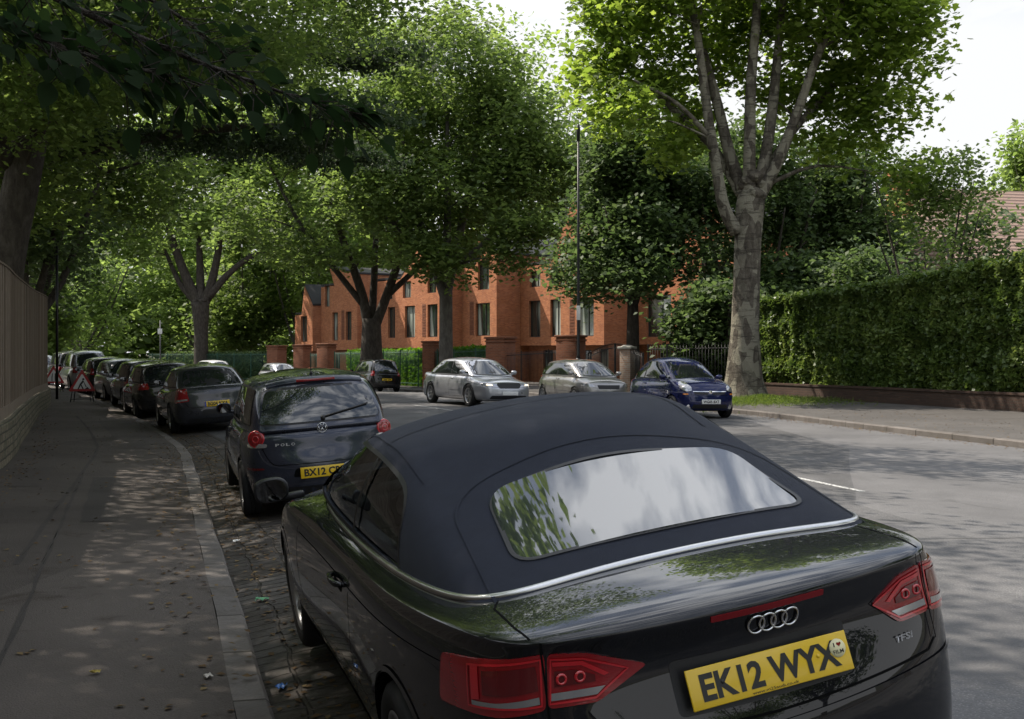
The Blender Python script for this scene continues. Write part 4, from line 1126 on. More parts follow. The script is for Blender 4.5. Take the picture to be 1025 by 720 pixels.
def wall_strip(name, C, m, prof, label=None, cat=None, us=None):
    rows = []
    for i in range(len(C)):
        n = row_normal(C, i); rows.append([(C[i][0]+n[0]*a, C[i][1]+n[1]*a, z(i) if callable(z) else z) for a, z in prof])
    sl_ = cum(C); acc_ = [0]
    for k in range(1, len(prof)):
        za, zb_ = prof[k-1][1], prof[k][1]; za = za(0) if callable(za) else za; zb_ = zb_(0) if callable(zb_) else zb_
        acc_.append(acc_[-1]+math.hypot(prof[k][0]-prof[k-1][0], zb_-za))
    o = sheet(name, rows, m, sl_, acc_, kind='thing', smooth=False); del o['kind']
    if label: tag(o, label, cat)
    return o
WV = WC[0:80]
def wtop(i): return lerp(.62, .50, sstep(WV[i][1], 16, 38))
wall_strip('stone_wall', WV, M_STONE, [(.0, -.2), (.0, wtop), (-.02, lambda i: wtop(i)+.02), (-.34, lambda i: wtop(i)+.02), (-.36, -.2)], 'low old stone wall under the board fence beside the near pavement', 'wall')
M_WOOD = mat('weathered_boards', (.2, .16, .13), .85); g = NG(M_WOOD); vo = g.coord('Object', (1, 1, .25))
at = g.n('ShaderNodeAttribute'); at.attribute_name = 'v'
c = g.ramp(at.outputs['Fac'], [(0, (.125, .092, .060)), (.5, (.20, .155, .110)), (1, (.28, .225, .165))])
c = g.mix(g.ramp(g.noise(vo, 14, 7, .75, .4), [(.35, (0, 0, 0)), (.7, (1, 1, 1))]), g.mix(.5, c, (.06, .045, .035)), c)
c = g.mix(g.ramp(g.noise(g.coord('Object', (1, 1, .12)), 2.5, 6, .7), [(.5, (0, 0, 0)), (.72, (.35, .35, .35))]), c, (.15, .085, .055)); g.color(c)
g.bump(g.noise(g.coord('Object', (1, 1, .06)), 60, 4), .4, .006)
random.seed(3)
def ftop(Y): return lerp(2.96, 3.38, sstep(Y, 14, 38))
# boards walk along the wall line
b = MB(); vals = []
fine = []; 
for i in range(len(WV)-1):
    for k in range(6): fine.append(WV[i]*(1-k/6)+WV[i+1]*(k/6))
fine = np.array(fine); fl_ = np.array(cum(list(fine))); dd_ = np.arange(0, fl_[-1], .145); pos = [np.array([np.interp(q, fl_, fine[:, 0]), np.interp(q, fl_, fine[:, 1])]) for q in dd_]
fence_root = empty('board_fence', (pos[60][0], pos[60][1], 0)); off0 = Vector((-pos[60][0], -pos[60][1], 0))
for i in range(len(pos)-1):
    p, q = pos[i], pos[i+1]; t = (q-p)/np.linalg.norm(q-p); n = np.array([t[1], -t[0]]); a = random.uniform(-.003, .003)+(.012 if i % 2 else 0)
    zt = ftop(p[1])+random.uniform(-.008, .008); zb_ = lerp(.66, .54, sstep(p[1], 16, 38))
    c_ = (p+q)/2 - n*(.12-a); yaw = math.atan2(t[1], t[0])
    n0 = len(b.v); b.box((c_[0]+off0.x, c_[1]+off0.y, (zt+zb_)/2), (.156, .018, zt-zb_), rz=yaw); vals += [random.random()]*(len(b.v)-n0)
o = b.build('boards', M_WOOD, fence_root); at_ = o.data.attributes.new('v', 'FLOAT', 'POINT'); at_.data.foreach_set('value', vals)
b = MB(); capz = []
for i in range(0, len(pos)-1, 4):
    p, q = pos[i], pos[min(i+4, len(pos)-1)]; t = (q-p)/np.linalg.norm(q-p); n = np.array([t[1], -t[0]]); c_ = (p+q)/2-n*.12
    b.box((c_[0]+off0.x, c_[1]+off0.y, ftop(p[1])+.022), (float(np.linalg.norm(q-p))+.01, .07, .03), rz=math.atan2(t[1], t[0]))
o = b.build('capping_rail', M_WOOD, fence_root); at_ = o.data.attributes.new('v', 'FLOAT', 'POINT'); at_.data.foreach_set('value', [.25]*len(b.v))
b = MB()
for z_ in (.60,):
    for i in range(0, len(pos)-1, 4):
        p, q = pos[i], pos[min(i+4, len(pos)-1)]; t = (q-p)/np.linalg.norm(q-p); n = np.array([t[1], -t[0]]); c_ = (p+q)/2-n*.098; zz = lerp(.66, .54, sstep(p[1], 16, 38))+.10
        b.box((c_[0]+off0.x, c_[1]+off0.y, zz), (float(np.linalg.norm(q-p))+.01, .022, .18), rz=math.atan2(t[1], t[0]))
o = b.build('gravel_board', M_WOOD, fence_root); at_ = o.data.attributes.new('v', 'FLOAT', 'POINT'); at_.data.foreach_set('value', [.7]*len(b.v))
tag(fence_root, 'tall weathered wooden board fence along the left pavement', 'fence')
# ================================================================ parked and moving cars (placed after the road exists)
def put(root, x, y, yaw, wb=2.5, ya=.8, tr=.75, dz=0.0):
    c, s = math.cos(yaw), math.sin(yaw)
    def zz(lx, ly): return gz(x+lx*c-ly*s, y+lx*s+ly*c)
    a, b_, c_, d_ = zz(-tr, ya), zz(tr, ya), zz(-tr, ya+wb), zz(tr, ya+wb)
    roll = math.atan(((b_+d_)-(a+c_))/2/(2*tr)); pitch = math.atan(((c_+d_)-(a+b_))/2/wb)
    root.location = (x, y, (a+b_+c_+d_)/4 - math.tan(pitch)*(ya+wb/2)+dz); root.rotation_euler = (pitch, -roll, yaw)
def std_rear(kind='block'):
    if kind == 'tall': return [lamp_patch('B', [(.62, .05, .80), (.80, .26, .80), (.80, .30, 1.06), (.68, .08, 1.06)], M_RED, centre=(.25, .9))]
    if kind == 'wrap': return [lamp_patch('B', [(.46, .05, .74), (.84, .34, .70), (.86, .42, .88), (.70, .12, .92), (.48, .06, .90)], M_RED, centre=(.25, .9), extra=[('clear_segment', [(.52, .05, .755), (.78, .22, .735), (.80, .26, .77), (.52, .05, .79)], M_CLEAR)])]
    return [lamp_patch('B', [(.52, .05, .76), (.80, .28, .76), (.82, .34, .92), (.56, .06, .92)], M_RED, centre=(.25, .9))]
def std_front(): return [lamp_patch('F', [(.44, .10, .62), (.76, .26, .64), (.80, .42, .74), (.50, .16, .70)], M_CLEAR, 'headlight', centre=(.25, .9)), fpatch([(-.34, .56), (.34, .56), (.38, .68), (-.38, .68)], M_BLACK, 'grille'), fpatch([(-.5, .26), (.5, .26), (.46, .38), (-.46, .38)], M_BLACK, 'lower_grille')]

def mk(name, L_, W_, H_, ro, wb, kind, p, lb, x, y, yaw, plater='', lamps='block', splits=None, rot=False, frontl=None, group=None, **kw):
    S = spec(L_, W_, H_, ro, wb, kind, p, **kw); K = make_car(S, name)
    root = finish(K, plater, kw.get('pf', ''), splits=splits or ((ro+wb*.52, ro+wb*.50),), lamps=std_rear(lamps) if isinstance(lamps, str) else lamps, front=frontl or std_front(), band=kw.get('band', False), rails=kw.get('rails', False), rim_style=kw.get('rim', 'spoke'), spokes=kw.get('spk', 7), mirror_m=kw.get('mm'))
    if rot == 'front':   # x,y is the middle of the nose; the car faces along yaw + 180
        c, s = math.cos(yaw), math.sin(yaw); put(root, x-(-math.sin(yaw+PI))*L_, y-math.cos(yaw+PI)*L_, yaw+PI, wb, ro)
    else: put(root, x, y, yaw, wb, ro)
    tag(root, lb, 'car', group); return K
# dark saloon behind the blue grey hatchback
K = None
S_ = dict(pf='')
K = mk('saloon_car', 4.58, 1.80, 1.43, .98, 2.71, 'saloon', M_PAINT_DGREY, 'dark grey saloon with large red lamps, third car in the near row', -6.15, 23.6, .40, 'BG04 KXA', [
    lamp_patch('B', [(.56, .06, .70), (.84, .30, .66), (.86, .40, .94), (.74, .12, .98), (.62, .07, .96)], M_RED, centre=(.25, .9), extra=[('clear_segment', [(.60, .05, .715), (.80, .22, .695), (.82, .28, .73), (.60, .05, .75)], M_CLEAR)]),
    fpatch([(-.78, .56), (.78, .56), (.78, .575), (-.78, .575)], M_BLACK, 'bumper_strip', .006, 0, .08, 'B', .004), fpatch([(-.30, .40), (.10, .40), (.10, .50), (-.30, .50)], M_BLACK, 'bumper_recess', .004, 0, .08, 'B', .02)], deck=.42, deck_z=.99, belt=.95, wr=.32, band=True, plate_z_=.8)
# rear plate of the saloon sits on the boot lid
K['root']['label'] = 'dark grey saloon with large red lamps and yellow plate, right behind the blue-grey hatchback'
near = [(-8.95, 29.6, .43, 4.3, 1.77, 1.46, 'hatch', M_PAINT_BLACK, 'black hatchback next in the row beyond the dark grey saloon', 'block'),
        (-11.0, 34.6, .46, 4.2, 1.75, 1.47, 'hatch', M_PAINT_DGREY, 'dark hatchback with its red lamp showing, two beyond the grey saloon', 'wrap')]
for x, y, yaw, l, w_, h, kd, p, lb, la in near: mk('hatchback_car', l, w_, h, .75, 2.6, kd, p, lb, x, y, yaw, '', la, group='cars parked in the near row')
mk('hatchback_car', 4.1, 1.73, 1.46, .75, 2.55, 'hatch', M_PAINT_SILVER, 'silver hatchback facing the viewer in the near row behind the roadworks sign', -13.5, 40.0, .48, '', 'block', rot='front', group='cars parked in the near row')
mk('hatchback_car', 4.2, 1.75, 1.50, .75, 2.6, 'hatch', M_PAINT_BLACK, 'black hatchback in the near row just left of the silver one', -16.4, 46.0, .50, '', 'tall', group='cars parked in the near row')
mk('off_road_car', 4.6, 1.86, 1.78, .85, 2.7, 'suv', M_PAINT_SILVER, 'grey off-road car with tall tail lamps, right of the farthest row of cars', -18.8, 50.5, .52, '', 'tall', group='cars parked in the near row', belt=1.05, wr=.36, hood_z=1.02)
mk('off_road_car', 4.5, 1.84, 1.75, .85, 2.65, 'suv', M_PAINT_BLACK, 'dark off-road car directly behind the man digging sign', -21.6, 55.8, .54, '', 'tall', group='cars parked in the near row', belt=1.05, wr=.36, hood_z=1.02)
mk('estate_car', 4.4, 1.80, 1.55, .85, 2.65, 'suv', M_PAINT_WHITE, 'white car at the far left end of the row above the road narrows sign', -25.6, 61.5, .56, '', 'tall', group='cars parked in the near row', belt=.98, wr=.33, hood_z=.95)
mk('estate_car', 4.4, 1.80, 1.6, .85, 2.65, 'suv', M_PAINT_SILVER, 'pale car at the far bend beyond the near row', -30.5, 69, .58, '', 'tall', group='cars parked in the near row', belt=.98, wr=.33, hood_z=.95)
# far side, parked
SUV = mk('estate_car', 4.45, 1.81, 1.68, .85, 2.62, 'suv', M_PAINT_BLACK, 'black estate parked facing away across the road with a yellow plate', -6.3, 56.6, .44, 'LB06 VFR', 'tall', belt=.98, wr=.34, hood_z=.98)
mk('estate_car', 4.7, 1.85, 1.74, .85, 2.8, 'suv', M_PAINT_WHITE, 'white car roof showing over the dark grey saloon, across the road', -19.6, 77.5, .62, '', 'tall', rot='front', belt=1.0, wr=.34, hood_z=1.0)
mk('hatchback_car', 4.2, 1.75, 1.46, .75, 2.6, 'hatch', M_PAINT_SILVER, 'silver car roof just over the blue-grey hatchback, across the road', -13.2, 67.0, .52, '', 'block', rot='front')
# moving silver saloon
MOV = mk('saloon_car', 4.66, 1.81, 1.46, .98, 2.68, 'saloon', M_PAINT_SILVER, 'silver saloon driving towards the viewer with lit headlamps', -.05, 32.7, .50, '', 'wrap', rot='front', deck=.30, deck_z=1.0, belt=.93, wr=.33, splits=((2.35, 2.25),),
    frontl=[lamp_patch('F', [(.48, .08, .62), (.78, .28, .64), (.82, .46, .73), (.54, .12, .70)], M_CLEAR, 'headlight', centre=(.25, .9), extra=[('headlight_bulb', [(.54, .08, .635), (.70, .2, .645), (.70, .2, .685), (.56, .09, .68)], M_WARMLAMP)]),
            fpatch([(-.40, .66), (-.32, .56), (.32, .56), (.40, .66), (.36, .72), (-.36, .72)], M_BLACK, 'grille', .008, .012), fpatch([(-.62, .25), (.62, .25), (.56, .35), (-.56, .35)], M_BLACK, 'lower_grille', .005)])
# grey hatchback parked, facing the viewer
mk('hatchback_car', 3.97, 1.68, 1.46, .70, 2.47, 'hatch', M_PAINT_GREIGE, 'warm grey hatchback parked nose to the blue car, facing the viewer', 2.95, 33.9, .38, '', 'block', rot='front', belt=.94, wr=.30, splits=((1.75, 1.70),), hood_z=.93, cw0=.885)
# small round blue car
def micra():
    S = spec(3.715, 1.66, 1.54, .62, 2.43, 'hatch', M_PAINT_BLUE, belt=.95, wr=.285, hood_z=1.0, cab_rear=(.22, .70), cab_front=(2.95, 2.30), base_f=2.85, cw0=.89, cw1=.66, cr=-.10, lv=3)
    S['cab']['zr'] = [1.36, 1.40, 1.445, 1.475, 1.485, 1.475, 1.455, 1.41, 1.37]; S['cab']['zc'] = [1.43, 1.47, 1.52, 1.55, 1.56, 1.55, 1.53, 1.48, 1.43]
    S['fplate_z'] = .43; S['mould'] = False
    K = make_car(S, 'small_hatchback_car')
    fr = [lamp_patch('F', [(.47, .16, .70), (.62, .16, .68), (.72, .34, .76), (.70, .52, .92), (.56, .42, .93), (.46, .24, .80)], M_CLEAR, 'headlight', .012, .02, (.25, .9)),
          fpatch([(-.42, .615), (-.06, .60), (-.06, .655), (-.44, .675)], M_BLACK, 'grille', .008, .012), fpatch([(.06, .60), (.42, .615), (.44, .675), (.06, .655)], M_BLACK, 'grille', .008, .012),
          fpatch([(-.46, .675), (.46, .675), (.46, .69), (-.46, .69)], M_CHROME, 'grille_trim', .012, .01, .06, 'F', .003), fpatch([(-.50, .26), (.50, .26), (.46, .36), (-.46, .36)], M_BLACK, 'lower_grille', .005),
          disc(.0, .665, .05, M_CHROME, 'round_badge', 'F', .02), disc(.56, .30, .06, M_CLEAR, 'fog_lamp', 'F', .01),
          lamp_patch('F', [(.58, .12, .60), (.70, .20, .60), (.70, .2, .635), (.58, .12, .635)], M_AMBER, 'indicator', centre=(.25, .9))]
    la = [lamp_patch('B', [(.60, .06, .72), (.74, .2, .72), (.76, .3, .95), (.66, .12, .95)], M_RED, centre=(.25, .9))]
    root = finish(K, 'WG05 BXT', 'WG05 BXT', splits=((1.22, 1.30),), lamps=la, front=fr, spokes=8, rim_style='cover')
    yaw = .30; x, y = 5.0, 28.2; c = math.cos(yaw+PI); put(root, x+math.sin(yaw+PI)*3.715, y-math.cos(yaw+PI)*3.715, yaw+PI, 2.43, .62)
    tag(root, 'small rounded dark blue car parked beside the big plane tree, white front plate', 'car')
micra()
# ================================================================ leaves, trees, hedge
rng = np.random.default_rng(11)
def leaf_mat(name, c0, c1, c2, trans=.45, rough=.58):
    m = bpy.data.materials.new(name); m.use_nodes = True; g = NG(m); b_ = g.b; o = g.N['Material Output']
    at = g.n('ShaderNodeAttribute'); at.attribute_name = 'v'
    col = g.ramp(at.outputs['Fac'], [(0, c0), (.55, c1), (1, c2)])
    g.color(col); b_.inputs['Roughness'].default_value = rough; b_.inputs['Specular IOR Level'].default_value = .28
    tr = g.n('ShaderNodeBsdfTranslucent'); hs = g.n('ShaderNodeHueSaturation'); hs.inputs['Value'].default_value = 2.35; hs.inputs['Hue'].default_value = .492; hs.inputs['Saturation'].default_value = 1.12; g.link(col, hs.inputs['Color']); g.link(hs.outputs[0], tr.inputs[0])
    ms = g.n('ShaderNodeMixShader'); ms.inputs[0].default_value = trans; g.link(b_.outputs[0], ms.inputs[1]); g.link(tr.outputs[0], ms.inputs[2]); g.link(ms.outputs[0], o.inputs[0])
    return m
LM_PLANE = leaf_mat('plane_leaf', (.075, .120, .025), (.125, .180, .038), (.20, .255, .062), .58)
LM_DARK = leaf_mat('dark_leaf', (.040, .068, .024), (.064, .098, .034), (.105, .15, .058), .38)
LM_LIME = leaf_mat('bright_leaf', (.10, .15, .045), (.145, .205, .06), (.21, .28, .095), .5)
LM_MID = leaf_mat('green_leaf', (.060, .094, .028), (.095, .138, .040), (.15, .20, .064), .5)
LM_HEDGE = leaf_mat('laurel_leaf', (.050, .084, .022), (.085, .130, .032), (.17, .22, .065), .3, .4)
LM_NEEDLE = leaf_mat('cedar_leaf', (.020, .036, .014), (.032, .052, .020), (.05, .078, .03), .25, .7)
def bark(name, c0, c1, c2, sc=6, patchy=False):
    m = mat(name, c1, .9, 0, .2); g = NG(m); v = g.coord('Object', (1, 1, .4))
    n = g.noise(v, sc, 7, .7, .3); c = g.ramp(n, [(.3, c0), (.5, c1), (.7, c2)])
    if patchy: c = g.mix(g.ramp(g.vor(g.coord('Object', (1, 1, .5)), 4.6, 'F1', 'Color'), [(.42, (0, 0, 0)), (.6, (1, 1, 1))]), c, g.mix(.72, c, (.31, .29, .22)))
    if patchy:
        bands = g.noise(g.coord('Object', (.6, .6, 3.2)), 2.4, 6, .75, .6); c = g.mix(g.ramp(bands, [(.52, (0, 0, 0)), (.60, (.75, .75, .75))]), c, (.05, .042, .034))
    g.color(c); g.bump(g.math('ADD', n, g.math('MULTIPLY', g.noise(g.coord('Object', (1, 1, .7)), sc*3.5, 5, .7), .6)), 1.0, .07); return m
BK_PLANE = bark('plane_bark', (.045, .038, .03), (.115, .10, .078), (.19, .17, .135), 7, True)
BK_DARK = bark('dark_bark', (.035, .03, .025), (.07, .06, .05), (.11, .10, .085), 8)
BK_GREY = bark('grey_bark', (.07, .065, .055), (.12, .11, .095), (.18, .17, .15), 6)

def leaves_object(name, C, size, m, parent=None, up=.7, kind='kite', jitter=.35, shade=None):
    """C: N x 3 leaf positions (already in the parent's space)"""
    n = len(C)
    if n == 0: return None
    nrm = rng.normal(size=(n, 3)); nrm /= np.linalg.norm(nrm, axis=1)[:, None]; nrm[:, 2] = np.abs(nrm[:, 2]); nrm = nrm + np.array([0, 0, up]); nrm /= np.linalg.norm(nrm, axis=1)[:, None]
    a = rng.normal(size=(n, 3)); t = a-(a*nrm).sum(1)[:, None]*nrm; t /= np.linalg.norm(t, axis=1)[:, None]; s = np.cross(nrm, t)
    sz = (size*(1+rng.normal(size=n)*jitter*.6)).clip(size*.45, size*1.7)[:, None]
    if kind == 'kite': prof = [(-.5, 0, 0), (.05, .36, .06), (.5, 0, -.05), (.05, -.36, .06)]
    elif kind == 'needle': prof = [(-.5, -.04, 0), (-.5, .04, 0), (.5, .03, 0), (.5, -.03, 0)]
    else: prof = [(-.42, 0, 0), (-.30, .34, .03), (-.02, .26, .05), (.10, .50, -.02), (.22, .22, .03), (.55, .02, -.06), (.22, -.22, .03), (.10, -.50, -.02), (-.02, -.26, .05), (-.30, -.34, .03)]
    k = len(prof); V = np.empty((n, k, 3))
    for j, (x, y, z) in enumerate(prof): V[:, j] = C + t*sz*x + s*sz*y + nrm*sz*z
    me = bpy.data.meshes.new(name); me.vertices.add(n*k); me.vertices.foreach_set('co', V.ravel())
    me.loops.add(n*k); me.loops.foreach_set('vertex_index', np.arange(n*k)); me.polygons.add(n)
    me.polygons.foreach_set('loop_start', np.arange(n)*k); me.polygons.foreach_set('loop_total', np.full(n, k)); me.update(calc_edges=True)
    at = me.attributes.new('v', 'FLOAT', 'POINT'); val = (rng.random(n)*.75 + (shade if shade is not None else .12)).clip(0, 1); at.data.foreach_set('value', np.repeat(val, k))
    return new_obj(name, me, m, parent)

def pnoise(P, f, seed=0):
    r_ = np.random.default_rng(seed); o = np.zeros(len(P))
    for k in range(5):
        d = r_.normal(size=3)*f*(1+k*.5); o += np.sin(P@d + r_.random()*6.28)/(1+k*.3)
    return o/2.6

def cluster_points(blobs, n, gap=.15, seed=0, shell=.45, nf=.9):
    """points inside ellipsoids (cx,cy,cz,rx,ry,rz), denser towards the outside, with gaps"""
    vol = np.array([b[3]*b[4]*b[5] for b in blobs])**.8; pr = vol/vol.sum(); out_ = []
    r_ = np.random.default_rng(seed)
    while sum(len(o) for o in out_) < n:
        k = r_.choice(len(blobs), size=n, p=pr); B = np.array(blobs)[k]
        d = r_.normal(size=(n, 3)); d /= np.linalg.norm(d, axis=1)[:, None]; rad = (shell+(1-shell)*r_.random(n)**.6)[:, None]
        P = B[:, :3] + d*rad*B[:, 3:]
        keep = pnoise(P, nf, seed) > -1+gap*2+ r_.normal(size=n)*.12
        keep &= (P[:, 2] > B[:, 2]-B[:, 5]*.82)
        out_.append(P[keep])
    return np.concatenate(out_)[:n]

def tree(name, base, trunk, limbs, blobs, n_cl, per, spread, size, lm, bk, label, cat='tree', group=None, seed=0, gap=.2, branches=90, kind='kite', up=.7, shell=.45, flat=.6, nf=.5, sides=10, burr=False, brad=1.0):
    """all coordinates relative to base; trunk [(x,y,z,r)...], limbs list of the same"""
    root = empty(name, base); r_ = random.Random(seed)
    b = MB(); skel = []
    def limb(pts, n):
        P = smooth_curve([p[:3] for p in pts], 5); Rr = np.interp(np.linspace(0, len(pts)-1, len(P)), range(len(pts)), [p[3] for p in pts])
        b.tube([Vector(p) for p in P], [float(q) for q in Rr], n)
        for p, q in zip(P, Rr): skel.append((Vector(p), float(q)))
    limb(trunk, 20)
    if burr:
        # swollen rough collar where the limbs leave
        top_ = trunk[-1]
        for k in range(12):
            a = r_.random()*6.28; b.lathe([(.001, -.22), (.16, -.14), (.24, 0), (.16, .14), (.001, .22)], 8, 'Z', c=(top_[0]+math.cos(a)*top_[3]*.75, top_[1]+math.sin(a)*top_[3]*.75, top_[2]-.3+r_.random()*.7))
    for l in limbs: limb(l, sides)
    CL = cluster_points(blobs, n_cl, gap, seed+1, shell, nf)
    sk = np.array([s[0][:] for s in skel]); skr = np.array([s[1] for s in skel])
    idx = list(range(len(CL))); r_.shuffle(idx); added = []
    for j in idx[:branches]:
        c = CL[j]; d = np.linalg.norm(sk-c, axis=1) + np.maximum(0, sk[:, 2]-c[2]+.3)*1.5; i = int(d.argmin())
        if d[i] > 6.5: continue
        p0 = Vector(sk[i]); p1 = Vector(c); ln = (p1-p0).length; mid = p0.lerp(p1, .5)+Vector((r_.uniform(-.1, .1)*ln, r_.uniform(-.1, .1)*ln, .12*ln))
        r0 = min(skr[i]*.5, .022+.016*ln)*brad; P = smooth_curve([p0, mid, p1], 3); Rr = [lerp(r0, .008, u/(len(P)-1)) for u in range(len(P))]
        b.tube([Vector(q) for q in P], Rr, 5, caps=False); added += [(q, rr) for q, rr in zip(P[1:], Rr[1:])]
        if len(added) > 40:
            sk = np.concatenate([sk, np.array([a_[0] for a_ in added])]); skr = np.concatenate([skr, [a_[1] for a_ in added]]); added = []
    b.build('trunk', bk, root, sharp=None)
    k = len(CL); P = np.repeat(CL, per, axis=0); off = rng.normal(size=P.shape)*spread; off[:, 2] *= flat; P = P+off
    tone = np.repeat(rng.normal(size=k)*.10+.12, per)
    leaves_object('foliage', P, size, lm, root, up, kind, shade=tone)
    return tag(root, label, cat, group)

# ---- the big plane on the far pavement
def P1():
    bx, by = 7.35, 35.6; bz = gz(bx, by)
    trunk = [(0, 0, -.1, .95), (0, 0, .25, .74), (.0, 0, .8, .58), (.03, 0, 2.2, .445), (.08, 0, 3.8, .42), (.12, 0, 5.0, .42), (.20, 0, 6.2, .45), (.25, 0, 6.7, .36)]
    limbs = [[(-.25, -.1, 5.3, .30), (-.75, -.3, 6.1, .27), (-1.0, -.4, 7.3, .24), (-1.25, -.5, 9.0, .21), (-1.55, -.6, 11.5, .17), (-2.1, -.7, 14.5, .09)],
             [(.1, .2, 6.3, .30), (-.35, .4, 7.8, .26), (-.7, .6, 9.6, .22), (-1.3, .9, 12.0, .17), (-2.0, 1.4, 14.5, .08)],
             [(.2, -.1, 6.4, .30), (.15, -.3, 8.0, .25), (.10, -.5, 10.0, .22), (.2, -.7, 12.5, .17), (.0, -1.2, 15.5, .08)],
             [(.3, .0, 6.4, .30), (.65, .1, 7.8, .25), (.95, .2, 9.6, .22), (1.25, .3, 12.0, .16), (1.7, .6, 15.0, .08)],
             [(.4, .0, 6.3, .28), (1.1, -.2, 7.6, .24), (1.7, -.4, 9.2, .20), (2.3, -.6, 11.0, .16), (3.4, -1.0, 13.5, .08)],
             [(.3, .2, 6.0, .26), (.9, .5, 7.4, .22), (2.0, 1.2, 9.0, .16), (3.8, 1.8, 10.8, .10), (5.2, 2.0, 11.6, .05)],
             [(.0, .2, 6.4, .26), (-.9, .9, 8.2, .18), (-2.4, 1.2, 9.8, .13), (-3.9, 1.2, 11.2, .06)],
             [(-1.1, -.45, 8.2, .12), (-2.2, -.9, 9.2, .09), (-3.6, -1.4, 9.8, .05)]]
    limbs = [[(p[0]+.06*math.sin(i*2.3+j), p[1], p[2], p[3]*.74) for j, p in enumerate(l)] for i, l in enumerate(limbs)]
    blobs = [(0, 0, 15.5, 4.5, 4.2, 3.6), (-3.0, 0, 13.2, 2.9, 3.2, 2.6), (3.2, -.3, 13.2, 3.1, 3.2, 2.9), (-3.9, .3, 10.6, 1.9, 2.4, 1.9), (-3.9, -1.2, 9.0, 1.3, 1.6, 1.1),
             (4.7, -.2, 11.2, 2.0, 2.3, 1.9), (4.4, .6, 9.4, 1.8, 2.0, 1.4), (2.2, 2.0, 10.5, 2.0, 1.8, 1.6), (-1.8, 2.0, 9.6, 2.0, 1.6, 1.6), (3.3, .9, 8.0, 1.3, 1.5, 1.0), (.4, 3.0, 12.5, 3.0, 2.2, 2.6), (5.0, .3, 7.4, .9, 1.0, .8), (-2.6, -.2, 8.0, .9, 1.0, .8)]
    t = tree('plane_tree', (bx, by, bz), trunk, limbs, blobs, 1150, 34, .38, .23, LM_PLANE, BK_PLANE, 'large plane tree with thick pale mottled trunk beside the blue car', 'tree', seed=5, gap=.30, branches=320, kind='maple', burr=True, shell=.15, nf=.7)
P1()
# ================================================================ brick terrace
def brick_mat(name, c1, c2, mortar, rough=.85):
    m = mat(name, c1, rough, 0, .25); g = NG(m)
    # walls are vertical: bricks laid by height and by distance along the wall, taken from the object's own axes
    t = g.n('ShaderNodeTexCoord'); gm = g.n('ShaderNodeNewGeometry')
    sx = g.n('ShaderNodeSeparateXYZ'); g.link(t.outputs['Object'], sx.inputs[0])
    vt = g.n('ShaderNodeVectorTransform'); vt.vector_type = 'NORMAL'; vt.convert_from = 'WORLD'; vt.convert_to = 'OBJECT'; g.link(gm.outputs['Normal'], vt.inputs[0])
    sn = g.n('ShaderNodeSeparateXYZ'); g.link(vt.outputs[0], sn.inputs[0])
    isx = g.math('GREATER_THAN', g.math('ABSOLUTE', sn.outputs[0]), .5)
    u = g.mix(isx, sx.outputs[0], sx.outputs[1])
    cb = g.n('ShaderNodeCombineXYZ'); g.link(u, cb.inputs[0]); g.link(sx.outputs[2], cb.inputs[1])
    bt = g.n('ShaderNodeTexBrick'); bt.inputs['Scale'].default_value = 1; bt.inputs['Brick Width'].default_value = .225; bt.inputs['Row Height'].default_value = .075
    bt.inputs['Mortar Size'].default_value = .009; bt.inputs['Color1'].default_value = (*c1, 1); bt.inputs['Color2'].default_value = (*c2, 1); bt.inputs['Mortar'].default_value = (*mortar, 1); g.link(cb.outputs[0], bt.inputs[0])
    n = g.noise(t.outputs['Object'], 1.1, 6, .65); c = g.mix(g.ramp(n, [(.35, (0, 0, 0)), (.7, (.55, .55, .55))]), bt.outputs[0], tuple(x*.55 for x in c1)); 
    n3 = g.noise(t.outputs['Object'], 5, 3, .8); c = g.mix(g.ramp(n3, [(.5, (0, 0, 0)), (.75, (.35, .35, .35))]), c, tuple(min(1, x*1.4) for x in c2)); g.color(c)
    g.bump(g.math('SUBTRACT', g.noise(t.outputs['Object'], 30, 3), bt.outputs['Fac']), .5, .012); return m
M_BRICK = brick_mat('orange_red_brick', (.57, .215, .09), (.33, .10, .042), (.42, .28, .19))
M_BRICKD = brick_mat('dark_red_brick', (.30, .11, .055), (.17, .06, .032), (.22, .15, .11))
M_ROOFT = mat('dark_roof', (.02, .02, .022), .6)
M_FRAME = mat('dark_window_frame', (.03, .03, .03), .5)
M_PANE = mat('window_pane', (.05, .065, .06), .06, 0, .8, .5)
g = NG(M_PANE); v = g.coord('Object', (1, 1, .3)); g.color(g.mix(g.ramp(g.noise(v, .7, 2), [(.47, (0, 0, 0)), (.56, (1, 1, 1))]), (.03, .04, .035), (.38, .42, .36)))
def rect(x0, z0, x1, z1): return [(x0, z0), (x1, z0), (x1, z1), (x0, z1)]
